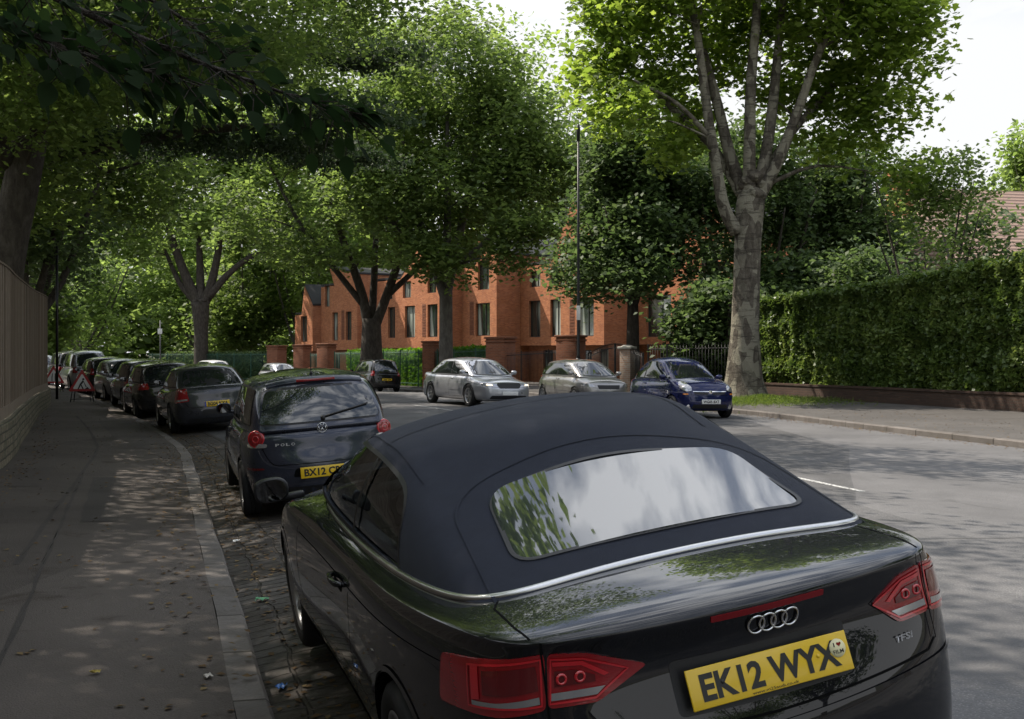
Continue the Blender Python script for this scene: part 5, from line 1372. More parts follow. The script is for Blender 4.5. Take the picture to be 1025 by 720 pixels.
def wall_with_holes(outline, holes, depth, y=0.0):
    """front wall in the x,z plane at y, thickness depth towards +y, holes go through"""
    pts = []; edges = []
    def loop(pl):
        k = len(pts); pts.extend(Vector(p) for p in pl); edges.extend((k+i, k+(i+1) % len(pl)) for i in range(len(pl)))
    loop(outline)
    for h in holes: loop(h)
    V, E_, F, *_ = delaunay_2d_cdt(pts, edges, [], 0, 1e-6)
    def ins(p, pl):
        c = False; j = len(pl)-1
        for i in range(len(pl)):
            if (pl[i][1] > p[1]) != (pl[j][1] > p[1]) and p[0] < (pl[j][0]-pl[i][0])*(p[1]-pl[i][1])/(pl[j][1]-pl[i][1])+pl[i][0]: c = not c
            j = i
        return c
    b = MB(); vs = [(p.x, y, p.y) for p in V]+[(p.x, y+depth, p.y) for p in V]; n = len(V); fs = []
    for f in F:
        c = (sum(V[i].x for i in f)/len(f), sum(V[i].y for i in f)/len(f))
        if ins(c, outline) and not any(ins(c, h) for h in holes): fs.append(tuple(f)); fs.append(tuple(i+n for i in reversed(f)))
    b.add(vs, fs)
    for pl in [outline]+holes:
        for i in range(len(pl)):
            a, c = pl[i], pl[(i+1) % len(pl)]; b.add([(a[0], y, a[1]), (c[0], y, c[1]), (c[0], y+depth, c[1]), (a[0], y+depth, a[1])], [(0, 1, 2, 3)])
    return b
def make_window(root, r_, y=.20, mull=True):
    x0, z0, x1, z1 = r_; b = MB(); t = .055
    b.box(((x0+x1)/2, y, z0+t/2), (x1-x0, .07, t)); b.box(((x0+x1)/2, y, z1-t/2), (x1-x0, .07, t))
    for x in (x0+t/2, x1-t/2): b.box((x, y, (z0+z1)/2), (t, .07, z1-z0-2*t))
    if mull: b.box((lerp(x0, x1, .42), y-.001, (z0+z1)/2), (.05, .068, z1-z0-2*t))
    f = b.build('window', M_FRAME, root)
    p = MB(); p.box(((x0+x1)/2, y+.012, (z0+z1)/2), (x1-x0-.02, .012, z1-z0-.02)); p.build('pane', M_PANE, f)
def house(loc, yaw, width, label, eave=5.9, peak=10.6, gx=.30, wins=None, depth=9.0, ground=True, g_h=2.15, zb=-.6):
    """front faces local -y; x runs away to the left of the picture"""
    root = empty('town_house', loc, (0, 0, yaw)); W2 = width
    out_ = [(0, g_h), (W2, g_h), (W2, eave), (W2*gx+ (W2*(1-gx))*.0 + W2*.32, eave+.2 if False else eave), (W2*gx, peak), (0, lerp(eave, peak, .55))]
    out_ = [(0, g_h), (W2, g_h), (W2, eave+1.2), (W2*.62, eave+1.2), (W2*gx, peak), (0, eave+1.9)]
    wins = wins or []
    b = wall_with_holes(out_, [rect(*w) for w in wins], .34)
    # side, back
    def quad(x): z1 = out_[5][1] if x == 0 else out_[2][1]; b.add([(x, .34, g_h-2.8+ (0)), (x, depth, g_h-2.8), (x, depth, z1), (x, .34, z1)], [(0, 1, 2, 3)])
    quad(0); quad(W2); b.add([(0, depth, zb), (W2, depth, zb), (W2, depth, out_[2][1]), (W2*gx, depth, peak), (0, depth, out_[5][1])], [(0, 1, 2, 3, 4)])
    b.add([(0, 0, g_h), (W2, 0, g_h), (W2, .9, g_h), (0, .9, g_h)], [(0, 1, 2, 3)])
    b.build('wall', M_BRICK, root)
    # ground floor set back
    gh = [(.5, zb+.15, 1.4, g_h-.25), (2.2, .2, 3.2, g_h-.3), (4.6, zb+.15, 5.6, g_h-.25), (6.2, .2, 7.3, g_h-.3)]
    gh = [h for h in gh if h[2] < W2-.3]
    b2 = wall_with_holes(rect(0, zb, W2, g_h-.02), [rect(*h) for h in gh], .3, .75); b2.build('ground_floor_wall', M_BRICK, root)
    for h in gh: make_window(root, h, .92, True)
    for w in wins: make_window(root, w)
    # roof slopes
    r_ = MB(); pr = [(-.06, out_[5][1]), (W2*gx, peak+.06), (W2*.62, eave+1.28), (W2+.05, eave+1.28)]
    for (xa, za), (xb, zb2) in zip(pr[:-1], pr[1:]): r_.add([(xa, .02, za), (xb, .02, zb2), (xb, depth, zb2), (xa, depth, za), (xa, .02, za+.14), (xb, .02, zb2+.14), (xb, depth, zb2+.14), (xa, depth, za+.14)], [(0, 1, 2, 3), (4, 7, 6, 5), (0, 4, 5, 1), (3, 2, 6, 7), (0, 3, 7, 4), (1, 5, 6, 2)])
    r_.build('roof', M_ROOFT, root)
    # perforated brick panel beside a window
    if len(wins) > 1:
        x0 = wins[0][2]+.25; pb = MB(); pb.box((x0+.23, -.004, wins[0][1]+1.2), (.52, .012, 2.3))
        for r2 in range(12):
            for c in range(4): pb.box((x0+.11*c+.05+(.05 if r2 % 2 else 0), -.012, wins[0][1]+.1+r2*.19), (.06, .03, .09))
        pb.build('brick_panel', M_BRICKD, root)
    tag(root, label, 'house', 'brick town houses across the road'); return root
def seg_pt(s): return (9.3-.566*s, 62.5+.824*s)
YAW = math.atan2(.918, -.396)    # direction along the front, running away
hs = [((12.4, 61.7), 9.0, 'brick town house furthest right, half hidden by the dark evergreen above the blue car'),
      ((5.56, 67.9), 8.95, 'tallest looking brick town house right behind the street lamp'),
      ((-1.02, 74.25), 4.3, 'brick town house behind the roof of the moving silver car'),
      ((-4.5, 77.1), 10.6, 'brick town house between the slender trunk and the dark forked trunk'),
      ((-11.7, 85.0), 6.5, 'brick town house set just left of the dark forked trunk'),
      ((-15.97, 90.0), 3.5, 'narrow gabled brick house at the far left end of the terrace')]
M_HIDE = None
NV = Vector((-.827, -.562, 0)); VV = Vector((-.562, .827, 0))
for k, (s0, wd_, lb) in enumerate(hs):
    x, y = s0
    # local x along VV, local y points away from the road (-NV)
    sc_ = lerp(1.0, .86, k/5)
    w1 = [(1.0, 2.7, 2.7, 5.1), (4.4, 2.7, 5.5, 5.1), (6.6, 2.7, 7.9, 5.1), (1.1, 6.0, 2.7, 8.6), (4.6, 6.0, 5.6, 7.05), (6.6, 6.0, 7.8, 7.05)]
    if k == 5: w1 = [(1.1, 2.9, 2.3, 5.0)]
    if k == 2: w1 = [(.8, 2.9, 2.6, 5.1), (.9, 6.0, 2.3, 8.0)]
    if k == 4: w1 = [(1.0, 2.9, 2.0, 5.1), (3.4, 2.9, 4.4, 5.1), (4.9, 5.6, 5.8, 7.4)]
    if k == 3: w1 = [(1.2, 2.9, 2.6, 5.2), (4.4, 2.9, 5.9, 5.2), (7.4, 2.9, 8.5, 5.2), (1.4, 6.0, 2.6, 8.2), (5.0, 5.8, 6.2, 7.0), (7.8, 5.8, 8.6, 7.0)]
    if k == 0: w1 = [(1.4, 2.6, 3.2, 5.1), (5.4, 2.6, 7.6, 5.1), (1.6, 5.9, 3.0, 8.0), (5.4, 5.9, 7.0, 7.0)]
    zz = -.45*sstep(y, 62, 100)
    h = house((x, y, zz), 0, wd_, lb, (5.9, 6.2, 6.4, 6.0, 6.0, 3.9)[k], (10.4, 11.2, 9.6, 9.8, 8.6, 7.4)[k], (.3, .35, .5, .3, .75, .45)[k], w1)
    M = Matrix(((VV.x, -NV.x, 0, x), (VV.y, -NV.y, 0, y), (0, 0, 1, zz), (0, 0, 0, 1)))
    if M.to_3x3().determinant() < 0: pass
    h.matrix_world = M
# house with red tiled roof far right
M_TILE = mat('clay_roof_tiles', (.22, .13, .10), .85); g = NG(M_TILE); v = g.coord('Object'); wv = g.n('ShaderNodeTexWave'); wv.bands_direction = 'Z'; wv.inputs['Scale'].default_value = 1.6; g.link(v, wv.inputs[0])
g.color(g.mix(g.noise(v, 4, 5, .7), g.mix(wv.outputs['Fac'], (.17, .095, .075), (.30, .19, .15)), (.22, .16, .12))); g.bump(wv.outputs['Fac'], .7, .05)
M_REND = mat('warm_render', (.45, .36, .27), .9); g = NG(M_REND); g.color(g.mix(g.noise(g.coord(), 2, 5), (.48, .38, .28), (.38, .28, .2)))
def villa():
    root = empty('villa', (26.3, 60, .6), (0, 0, R(12))); b = MB()
    b.box((0, 0, 2.6), (17, 10, 5.6)); b.box((-9.6, -3, 2.2), (5, 6, 4.4)); b.build('wall', M_REND, root)
    r_ = MB(); r_.add([(-9, -5.6, 5.2), (9, -5.6, 5.2), (9, 5.6, 5.2), (-9, 5.6, 5.2), (-4.5, 0, 9.7), (6, 0, 9.7)], [(0, 1, 5, 4), (1, 2, 5), (2, 3, 4, 5), (3, 0, 4), (0, 3, 2, 1)])
    r_.add([(-12.5, -6.5, 4.3), (-6.7, -6.5, 4.3), (-6.7, 0, 4.3), (-12.5, 0, 4.3), (-9.6, -6.5, 7.4), (-9.6, 0, 7.4)], [(0, 1, 4), (1, 2, 5, 4), (2, 3, 5), (3, 0, 4, 5), (0, 3, 2, 1)])
    ro = r_.build('roof', M_TILE, root)
    c = MB(); c.bevbox((-6.2, 0, 8.4), (1.1, .9, 3.8), .03); c.bevbox((-6.2, 0, 10.3), (1.3, 1.1, .22), .03)
    for x in (-6.5, -5.9): c.lathe([(.14, 10.4), (.12, 10.8), (.15, 10.85)], 12, 'Z', c=(x, 0, 0))
    c.build('chimney', M_BRICK, ro)
    for x in (-6, -2, 2, 6): make_window(root, (x-.6, 3.1, x+.6, 4.8), -5.05); 
    make_window(root, (-10.4, 2.2, -8.8, 3.9), -6.05)
    tag(root, 'house with red tiled roof and chimney glimpsed over the tall hedge', 'house')
villa()

# ---------------------------------------------------------------- boundaries on the far side
BND = [(7.7,39.4),(6.3,40.6),(4.9,42),(3.2,47),(.8,52),(-2,57),(-5.2,63),(-11,73),(-19,84),(-31,96),(-52,115)]
BC = smooth_curve(BND, 10)
# low brick wall under the hedge
HW = [(16.6,16),(14.6,22),(12.7,27.8),(11.1,32),(8.9,37.2),(7.75,39.2)]; HC = smooth_curve(HW, 10)
M_OLDBRICK = brick_mat('old_wall_brick', (.09, .055, .04), (.055, .036, .028), (.06, .05, .04))
b = MB(); 
for i in range(len(HC)-1):
    p, q = HC[i], HC[i+1]; t = (q-p)/np.linalg.norm(q-p); c_ = (p+q)/2; z0 = gz(c_[0]-.8, c_[1], .1); ln = float(np.linalg.norm(q-p))+.02; yw = math.atan2(t[1], t[0])
    b.box((c_[0]-p[0]*0, c_[1], z0+.10), (ln, .24, .62), rz=yw); b.box((c_[0], c_[1], z0+.44), (ln, .30, .06), rz=yw)
tag(b.build('garden_wall', M_OLDBRICK), 'low old brick wall running under the tall hedge', 'wall')
soil('garden_ground', HC, 1, .1, 60, .15)
M_GREEN = mat('green_railing_paint', (.03, .10, .065), .4); M_IRON = mat('black_iron', (.012, .012, .013), .45, .3)
def railing(name, C, i0, i1, m, z1, gap, label, arc=0.0, spike=False, group=None):
    P = [C[i] for i in range(i0, i1+1)]; c0 = P[0]; root = empty(name, (c0[0], c0[1], gz(c0[0], c0[1], -.3))); z0 = root.location.z
    pts = []; acc = 0; tot = sum(float(np.linalg.norm(P[i+1]-P[i])) for i in range(len(P)-1)); b = MB(); bp = MB(); n = int(tot/gap)
    def at(d):
        for i in range(len(P)-1):
            l = float(np.linalg.norm(P[i+1]-P[i]))
            if d <= l: return P[i]+(P[i+1]-P[i])*d/l
            d -= l
        return P[-1]
    prev = None
    for k in range(n+1):
        q = at(tot*k/n); x, y = q[0]-c0[0], q[1]-c0[1]; zg = gz(q[0], q[1], z0)-z0; h = z1+arc*math.sin(PI*k/n)
        b.tube([(x, y, zg+.1), (x, y, zg+h)], .010, 5, caps=True)
        if spike: b.lathe([(.001, .09), (.02, .03), (.008, 0)], 6, 'Z', c=(x, y, zg+h))
        if prev:
            for zz in (.18, h-.12): b.tube([(prev[0], prev[1], prev[2]+(zz if zz < .5 else prev[3]-.12)), (x, y, zg+zz)], .018, 5)
        if k % max(1, int(2.6/gap)) == 0 or k == n:
            bp = MB(); bp.box((x, y, zg+h/2+.03), (.06, .06, h+.06)); bp.build('post', m, root)
        prev = (x, y, zg, h)
    b.build('bars', m, root); tag(root, label, 'railing', group); return root
def pier(x, y, w_, h, label, m=None, cap=None, stone=False):
    z = gz(x, y, -.3); root = empty('gate_pier', (x, y, z-.05), (0, 0, R(-30))); b = MB(); b.bevbox((0, 0, h/2), (w_, w_, h), .01); b.build('shaft', m or M_BRICKD, root)
    c = MB(); c.bevbox((0, 0, h+.05), (w_+.14, w_+.14, .1), .02)
    if stone: c.box((0, 0, h+.13), (w_*.9, w_*.9, .06), taper=.5)
    else: c.bevbox((0, 0, h-.12), (w_+.08, w_+.08, .08), .01)
    c.build('cap', cap or (m or M_BRICKD), root); tag(root, label, 'gate pier', 'brick piers along the terrace boundary' if not stone else None); return root
def idx_px(px):
    k = (px-512.5)/1125; return min(range(len(BC)), key=lambda i: abs(BC[i][0]/BC[i][1]-k))
for px, w_, h, lb in ((569, .95, 2.25, 'brick pier beside the street lamp'), (500, 1.05, 2.45, 'brick pier behind the bonnet of the moving silver car'), (434, .75, 2.5, 'brick pier at the slender tree trunk'),
                  (329, .9, 2.6, 'right hand brick pier in front of the gabled end house'), (303, .9, 2.6, 'left hand brick pier in front of the gabled end house'), (275, 1.0, 2.6, 'brick pier at the left end of the brick boundary')):
    p = BC[idx_px(px)]; pier(p[0], p[1], w_, h, lb)
M_STONECAP = mat('pale_stone', (.5, .47, .40), .85); g = NG(M_STONECAP); g.color(g.mix(g.noise(g.coord(), 3, 6), (.55, .52, .45), (.3, .28, .24)))
M_WHBR = brick_mat('pale_patched_brick', (.36, .22, .15), (.42, .33, .26), (.4, .38, .33))
pp = BC[idx_px(629)]; pier(pp[0], pp[1], .44, 1.68, 'slim gate pier with pale stone cap beside the blue car', M_WHBR, M_STONECAP, True)
i629, i585, i569, i500, i434, i382, i329, i303, i275, i180 = [idx_px(q) for q in (636, 588, 575, 507, 441, 355, 333, 307, 281, 150)]
railing('iron_gate', BC, i629-1 if i629 > 0 else 0, i585, M_IRON, 1.45, .11, 'black iron gate with an arched top behind the grey hatchback', arc=.35, spike=True)
railing('railing', BC, i569, i500, M_IRON, 1.7, .13, 'dark railing between the two brick piers behind the silver car and the grey hatchback', spike=False, group='railings along the terrace boundary')
railing('railing', BC, i500+1, i434, M_GREEN, 2.0, .13, 'green railing behind the moving silver car', group='railings along the terrace boundary')
railing('railing', BC, i434+1, i329, M_GREEN, 2.05, .14, 'long green railing with a clipped hedge, behind the black parked estate', group='railings along the terrace boundary')
railing('railing', BC, i329+1, i303, M_GREEN, 2.0, .16, 'short railing between the piers of the gabled end house', group='railings along the terrace boundary')
railing('railing', BC, i275+1, i180, M_GREEN, 2.1, .17, 'far green railing behind the white car roof', group='railings along the terrace boundary')
# white shutter panel / railings at the extreme right of the iron gate
i_r = 0; railing('railing', BC, 0, max(1, i629-2), M_IRON, 1.75, .13, 'black spiked railing in front of the dark evergreens behind the blue car', spike=True)
# lamp post, sign post
def lamp_post():
    x, y = 2.42, 41.0; z = gz(x, y); root = empty('street_lamp', (x, y, z)); b = MB()
    b.tube([(0, 0, -.1), (0, 0, 1.35)], [.085, .085], 14); b.tube([(0, 0, 1.35), (0, 0, 1.45), (0, 0, 5), (0, 0, 9.3)], [.085, .055, .048, .038], 12); b.build('post', M_IRON, root)
    b = MB(); b.lathe([(.001, 9.9), (.05, 9.86), (.075, 9.7), (.06, 9.3), (.038, 9.25)], 12, 'Z'); b.build('lamp_head', M_IRON, root)
    b = MB(); b.bevbox((0, -.062, 3.0), (.14, .012, .52), .004); b.build('notice', M_WHITEP, root)
    b = MB(); b.bevbox((0, -.09, .85), (.13, .02, .55), .005); b.build('inspection_door', M_IRON, root)
    tag(root, 'tall thin dark street lamp post in front of the brick terrace', 'street lamp')
lamp_post()
def sign_post(x, y, h, lb):
    z = gz(x, y, -.3); root = empty('sign_post', (x, y, z)); b = MB(); b.tube([(0, 0, -.1), (0, 0, h)], .04, 10); b.build('post', mat('grey_post', (.08, .08, .08), .6), root)
    b = MB(); b.bevbox((0, -.06, h-.75), (.30, .02, .36), .01); b.build('sign_plate', M_WHITEP, root); tag(root, lb, 'sign post')
sign_post(-24.1, 77.0, 4.2, 'thin post with small white plates at the far bend of the road')
def trafsign(x, y, yaw, lb, arrow=False):
    z = gz(x, y, .2); root = empty('roadworks_sign', (x, y, z), (0, 0, yaw)); s = .42
    zc = .62
    def tri(s_, yy, m, nm, par, cz=0):
        P = [(-s_, -s_*.577), (s_, -s_*.577), (0, s_*1.155)]; Q = rounded(P, .06, 3); n = len(Q); b = MB()
        b.add([(p[0], yy, zc+cz+p[1]) for p in Q]+[(p[0], yy+.012, zc+cz+p[1]) for p in Q], [tuple(range(n)), tuple(range(2*n-1, n-1, -1))]+[(i, i+n, (i+1) % n+n, (i+1) % n) for i in range(n)]); return b.build(nm, m, par)
    f = tri(s, -.0, mat('sign_red', (.42, .03, .03), .5), 'red_triangle', root); tri(s*.70, -.010, M_WHITEP, 'white_field', f)
    b = MB()
    if arrow:   # road narrows
        b.add([(-.075, -.016, zc-.16), (-.045, -.016, zc-.16), (-.045, -.016, zc+.0), (-.02, -.016, zc+.16), (-.045, -.016, zc+.16), (-.075, -.016, zc+.02)], [tuple(range(6))]); b.add([(.045, -.016, zc-.16), (.075, -.016, zc-.16), (.075, -.016, zc+.16), (.045, -.016, zc+.16)], [(0, 1, 2, 3)])
    else:       # man digging
        b.lathe([(.001, -.016), (.036, -.016)], 12, 'Y', c=(.035, 0, zc+.15))
        def pl(P): b.add([(x_, -.016, zc+z_) for x_, z_ in P], [tuple(range(len(P)))])
        pl([(.02, .12), (.06, .08), (-.02, -.03), (-.07, .0)]); pl([(-.07, .01), (-.02, -.02), (.05, -.17), (.01, -.17)]); pl([(-.07, .0), (-.03, -.03), (-.10, -.17), (-.14, -.17)])
        pl([(.03, .08), (.06, .06), (.14, -.10), (.11, -.11)]); pl([(.08, -.17), (.22, -.17), (.16, -.10)])
    b.build('sign_symbol', M_INK, f)
    b = MB(); b.tube([(-.30, .02, zc-.25), (-.36, .05, .02)], .014, 6); b.tube([(.30, .02, zc-.25), (.36, .05, .02)], .014, 6); b.tube([(-.2, .03, zc-.1), (-.26, .55, .02)], .012, 6); b.tube([(.2, .03, zc-.1), (.26, .55, .02)], .012, 6); b.tube([(-.36, .05, .12), (.36, .05, .12)], .012, 6)
    b.build('stand', M_IRON, root); tag(root, lb, 'road sign')
trafsign(-14.0, 36.6, R(20), 'red triangle roadworks sign showing a man digging, on the pavement')
trafsign(-18.6, 45.6, R(22), 'red triangle road narrows sign standing further off beside the fence end', True)
# thin black post at the fence end
b = MB(); b.tube([(-15.75, 38.9, 0), (-15.75, 38.9, 5.5)], .045, 10); tag(b.build('black_post', M_IRON), 'thin black post rising at the end of the board fence', 'post')
def simple_tree(x, y, h, r_, lm, label, n=300, per=30, size=.3, trunk_r=.3, seed=0, bk=None, low=.25, group='background trees', gap=.2, z=None, lean=0, up=.6, spread=.5, kind='kite', cat='tree', flat=.7, nbl=9, name='tree'):
    rr = random.Random(seed); z = gz(x, y, -.3) if z is None else z; blobs = []
    for k in range(nbl):
        a = rr.random()*6.28; q = rr.random()**.6; zz = h*lerp(low+.12, .9, rr.random()); lim = math.sin(min(1, (zz/h-low)/(1-low)+.15)*PI*.92)**.6 if zz/h > low else .4
        rad = r_*.62*q*lim; blobs.append((math.cos(a)*rad+lean*zz/h, math.sin(a)*rad, zz, r_*rr.uniform(.34, .52), r_*rr.uniform(.34, .52), h*rr.uniform(.10, .17)))
    blobs.append((lean, 0, h*.86, r_*.45, r_*.45, h*.14))
    limbs = []
    for k in range(6):
        a = k*1.05+rr.random(); e = r_*rr.uniform(.4, .75); zt = h*rr.uniform(.6, .9)
        limbs.append([(0, 0, h*low, trunk_r*.6), (math.cos(a)*e*.35, math.sin(a)*e*.35, h*(low+.15), trunk_r*.42), (math.cos(a)*e*.75+lean*.5, math.sin(a)*e*.75, lerp(h*low, zt, .7), trunk_r*.25), (math.cos(a)*e+lean, math.sin(a)*e, zt, trunk_r*.1)])
    return tree(name, (x, y, z), [(0, 0, -.2, trunk_r*1.4), (0, 0, .5, trunk_r*1.1), (0, 0, h*low*.8, trunk_r*.9), (lean*.2, 0, h*low*1.3, trunk_r*.7)], limbs, blobs, n, per, spread, size, lm, bk or BK_GREY, label, cat, group, seed, gap, branches=50, kind=kind, up=up, flat=flat, sides=6)

# dark forked plane in the middle
def T2():
    x, y = -8.0, 64.0; z = gz(x, y)
    limbs = [[(.2, 0, 3.2, .5), (.9, 0, 5.0, .42), (1.7, 0, 7.5, .34), (2.4, 0, 11, .22), (3.0, 0, 15, .1)],
             [(-.2, 0, 3.2, .5), (-.6, 0, 5.2, .42), (-1.6, 0, 8.0, .32), (-2.6, 0, 11.5, .22), (-3.4, 0, 15.5, .1)],
             [(-.5, 0, 4.4, .32), (-2.2, -.3, 6.6, .26), (-4.0, -.6, 9.0, .2), (-5.8, -.8, 12.5, .1)],
             [(0, .2, 3.6, .4), (.1, .8, 7, .32), (.2, 1.2, 11, .2), (.3, 1.5, 16, .1)],
             [(1.0, 0, 5.0, .3), (2.8, -.4, 6.6, .22), (4.8, -.8, 8.4, .12)]]
    blobs = [(0, 0, 17.5, 5, 5, 3.2), (-4.5, 0, 14.0, 3.6, 4, 3.2), (4.5, 0, 14.0, 3.6, 4, 3.2), (0, -2.5, 13.0, 4, 3, 3), (-6.5, 0, 9.6, 2.6, 3, 2.6), (5.8, -.5, 10, 3.0, 3.2, 2.4), (4.4, -1.6, 7.6, 2.6, 2.2, 1.3), (-1.5, -2.6, 9.6, 2.6, 2, 1.6), (-3.8, -1.2, 8.4, 1.8, 1.8, 1.2), (7.0, -.8, 9.6, 1.6, 2.0, 1.1), (2.2, -1.6, 8.0, 1.8, 1.4, 1.0), (-2.6, -1.8, 6.8, 1.8, 1.4, 1.0), (.3, -2.2, 7.3, 1.8, 1.4, .9), (2.9, -2, 6.9, 1.8, 1.4, 1.0), (-4.8, -1.4, 7.4, 1.6, 1.4, .9), (4.6, -1.8, 6.9, 1.5, 1.3, .8)]
    limbs = [[(p[0], p[1], p[2], p[3]*.62) for p in l] for l in limbs]
    tree('plane_tree', (x, y, z), [(0, 0, -.2, .95), (0, 0, .6, .72), (0, 0, 2, .60), (0, 0, 3.6, .52)], limbs, blobs, 1050, 30, .52, .30, LM_MID, BK_DARK, 'broad dark plane tree with a forked trunk standing behind the black parked estate', seed=8, gap=.30, branches=220, shell=.35)
T2()
def T3():
    x, y = -3.35, 57.0; z = gz(x, y)
    limbs = [[(0, 0, 4.6, .30), (-.8, 0, 7, .24), (-1.8, 0, 10, .16), (-2.4, 0, 14, .07)], [(0, 0, 4.8, .28), (.6, .2, 7.5, .22), (1.3, .4, 11, .14), (1.8, .4, 15, .06)], [(0, 0, 5.4, .25), (.1, -.4, 9, .18), (.1, -.6, 14, .08)],
             [(.3, 0, 6, .16), (2.2, -.3, 7.6, .12), (4.6, -.5, 9, .05)], [(-.3, 0, 6, .16), (-2.2, -.3, 8, .12), (-4.0, -.5, 9.4, .05)]]
    blobs = [(0, 0, 16.0, 4.4, 4, 3.2), (3.2, 0, 13, 3.2, 3.2, 2.8), (-3.2, 0, 13, 3, 3, 2.8), (4.4, -.4, 11.0, 2.8, 2.6, 1.8), (0.5, -1.5, 10.0, 3.2, 2.2, 2.0), (-3.6, -.6, 9.6, 2.6, 2.4, 1.8), (2.4, -1, 7.2, 2.4, 1.8, 1.2), (5.6, -.8, 9.7, 1.7, 1.6, 1.1), (-1.2, -1, 7.0, 2.0, 1.6, 1.1), (.6, -1.2, 5.9, 1.5, 1.3, .9), (3.4, -1.5, 8.2, 2.3, 1.8, 1.1), (-2.6, -1.2, 8.2, 2.0, 1.6, 1.1), (5.3, -1.2, 9.0, 1.9, 1.6, 1.0), (1.8, -1.6, 7.0, 1.6, 1.4, .9), (-1.0, -1.4, 6.4, 1.2, 1.2, .8), (3.0, -1.5, 6.6, 1.6, 1.4, .8), (6.3, -1.5, 8.0, 1.5, 1.4, .9), (6.6, -.6, 10.8, 1.6, 1.6, 1.5)]
    tree('plane_tree', (x, y, z), [(0, 0, -.2, .5), (0, 0, .6, .38), (0, 0, 3, .34), (0, 0, 5.2, .33)], limbs, blobs, 1150, 30, .5, .28, LM_MID, BK_GREY, 'plane tree with slender grey trunk just left of the moving silver car', seed=15, gap=.28, branches=200, shell=.3)
T3()
def T4():
    x, y = -24.9, 90.0; z = gz(x, y, -.5)
    limbs = [[(-.2, 0, 6, .45), (-1.2, 0, 8.2, .38), (-2.4, 0, 11.5, .28), (-3.2, 0, 15, .12)], [(.2, 0, 6, .42), (.9, 0, 8, .34), (1.6, 0, 11.5, .24), (2.2, 0, 16, .1)], [(0, 0, 6, .4), (-.2, .4, 9, .3), (-.4, .4, 14, .12)], [(.5, 0, 6.5, .34), (2.2, -.2, 8.4, .26), (4.0, -.2, 9.8, .2), (5.4, 0, 10.2, .1)], [(-.4, 0, 6.2, .3), (-1.8, .2, 7.8, .22), (-3.0, .2, 10.5, .12)]]
    blobs = [(0, 0, 19, 6, 5, 4), (-5, 0, 15.5, 4, 4, 3.6), (5, 0, 15.5, 4, 4, 3.6), (7, 0, 12, 3, 3, 2), (-5.5, 0, 11, 2.6, 3, 1.8), (1, -1.5, 13.0, 3.4, 2.6, 1.8)]
    tree('pollard_tree', (x, y, z), [(0, 0, -.2, .72), (0, 0, 1.5, .56), (0, 0, 4, .54), (-.05, 0, 6.2, .72)], limbs, blobs, 700, 30, .7, .48, LM_LIME, BK_DARK, 'pollarded tree with a swollen fork beyond the far railing', seed=21, gap=.3, branches=90, burr=True)
T4()
# dense evergreens behind the blue car
for k, (x, y, h, r_, lb) in enumerate([(5.0, 46.5, 11.0, 3.9, 'dense dark evergreen overhanging the gate pier, left of the big plane trunk'), (10.2, 47.5, 11.6, 4.4, 'tallest dark evergreen directly behind the big plane trunk'), (14.2, 49.5, 11.4, 4.2, 'dark evergreen right of the big plane trunk behind the hedge'), (7.9, 42.3, 4.0, 2.2, 'low dark evergreen bush right behind the blue car')]):
    simple_tree(x, y, h, r_, LM_DARK, lb, n=620 if k < 3 else 300, per=46, size=.24, trunk_r=.28, seed=40+k, bk=BK_DARK, low=.04 if k else .30, group='dark evergreens', gap=.04, spread=.42, nbl=18, flat=.6, name='evergreen_tree', cat='evergreen')
# background trees across the road and round the bend
bgd = [(-13, 110, 21, 8, LM_LIME, 'tall bright tree beyond the left end of the terrace'), (-33, 118, 19, 8.5, LM_LIME, 'bright tree beyond the far bend, left of the pollard'), (-24, 128, 22, 9, LM_MID, 'green tree behind the pollarded tree'),
       (-46, 120, 18, 8, LM_LIME, 'pale green tree far down the road'), (-52, 98, 15, 6.5, LM_LIME, 'small bright tree past the furthest parked cars'), (-24, 101, 17, 6.2, LM_MID, 'green tree growing past the left end of the terrace'),
       (5, 92, 20, 8, LM_MID, 'green tree rising behind the terrace roofs, centre'), (16, 84, 18, 7.5, LM_MID, 'green tree rising behind the right half of the terrace'), (-64, 112, 17, 8, LM_MID, 'far tree at the left end of the road, seen past the fence'),
       (-40, 96, 13, 5, LM_LIME, 'young bright tree by the far railing'), (-18, 98, 16, 6, LM_LIME, 'leafy tree just right of the pollard trunk'), (1, 96, 31, 9.5, LM_LIME, 'tallest pale tree standing behind the terrace'), (-13, 104, 27, 8.5, LM_LIME, 'pale tall tree behind the middle of the terrace'), (14, 100, 27, 9, LM_MID, 'tall green tree behind the lamp post and the terrace')]
for k, (x, y, h, r_, lm, lb) in enumerate(bgd):
    simple_tree(x, y, h, r_, lm, lb, n=420, per=30, size=.46, trunk_r=.30, seed=60+k, low=.12, gap=.12, z=-.9, spread=.7, nbl=14)
simple_tree(-56, 78, 14, 6.5, LM_MID, 'green tree closing the left end of the street behind the road signs', n=420, per=30, size=.42, seed=90, low=.15, z=0, spread=.6, nbl=12)
simple_tree(-36, 84, 11, 3.6, LM_LIME, 'slim tree by the thin white sign post', n=200, per=30, size=.36, seed=91, low=.3, z=-.6, trunk_r=.18)
# far woodland closing the horizon
def woodland():
    blobs = []; rr = random.Random(7)
    for k in range(90):
        a = lerp(-.62, .62, k/89); d = rr.uniform(150, 200); blobs.append((math.sin(a)*d, math.cos(a)*d, rr.uniform(5, 9), rr.uniform(6, 10), 6, rr.uniform(8, 12)))
    C = cluster_points(blobs, 4200, .0, 5, .3); P = np.repeat(C, 16, axis=0)+rng.normal(size=(len(C)*16, 3))*1.3
    o = leaves_object('woodland', P, 1.5, LM_MID, None); tag(o, 'distant green woodland closing the view beyond the road', 'woodland', kind='stuff')
woodland()
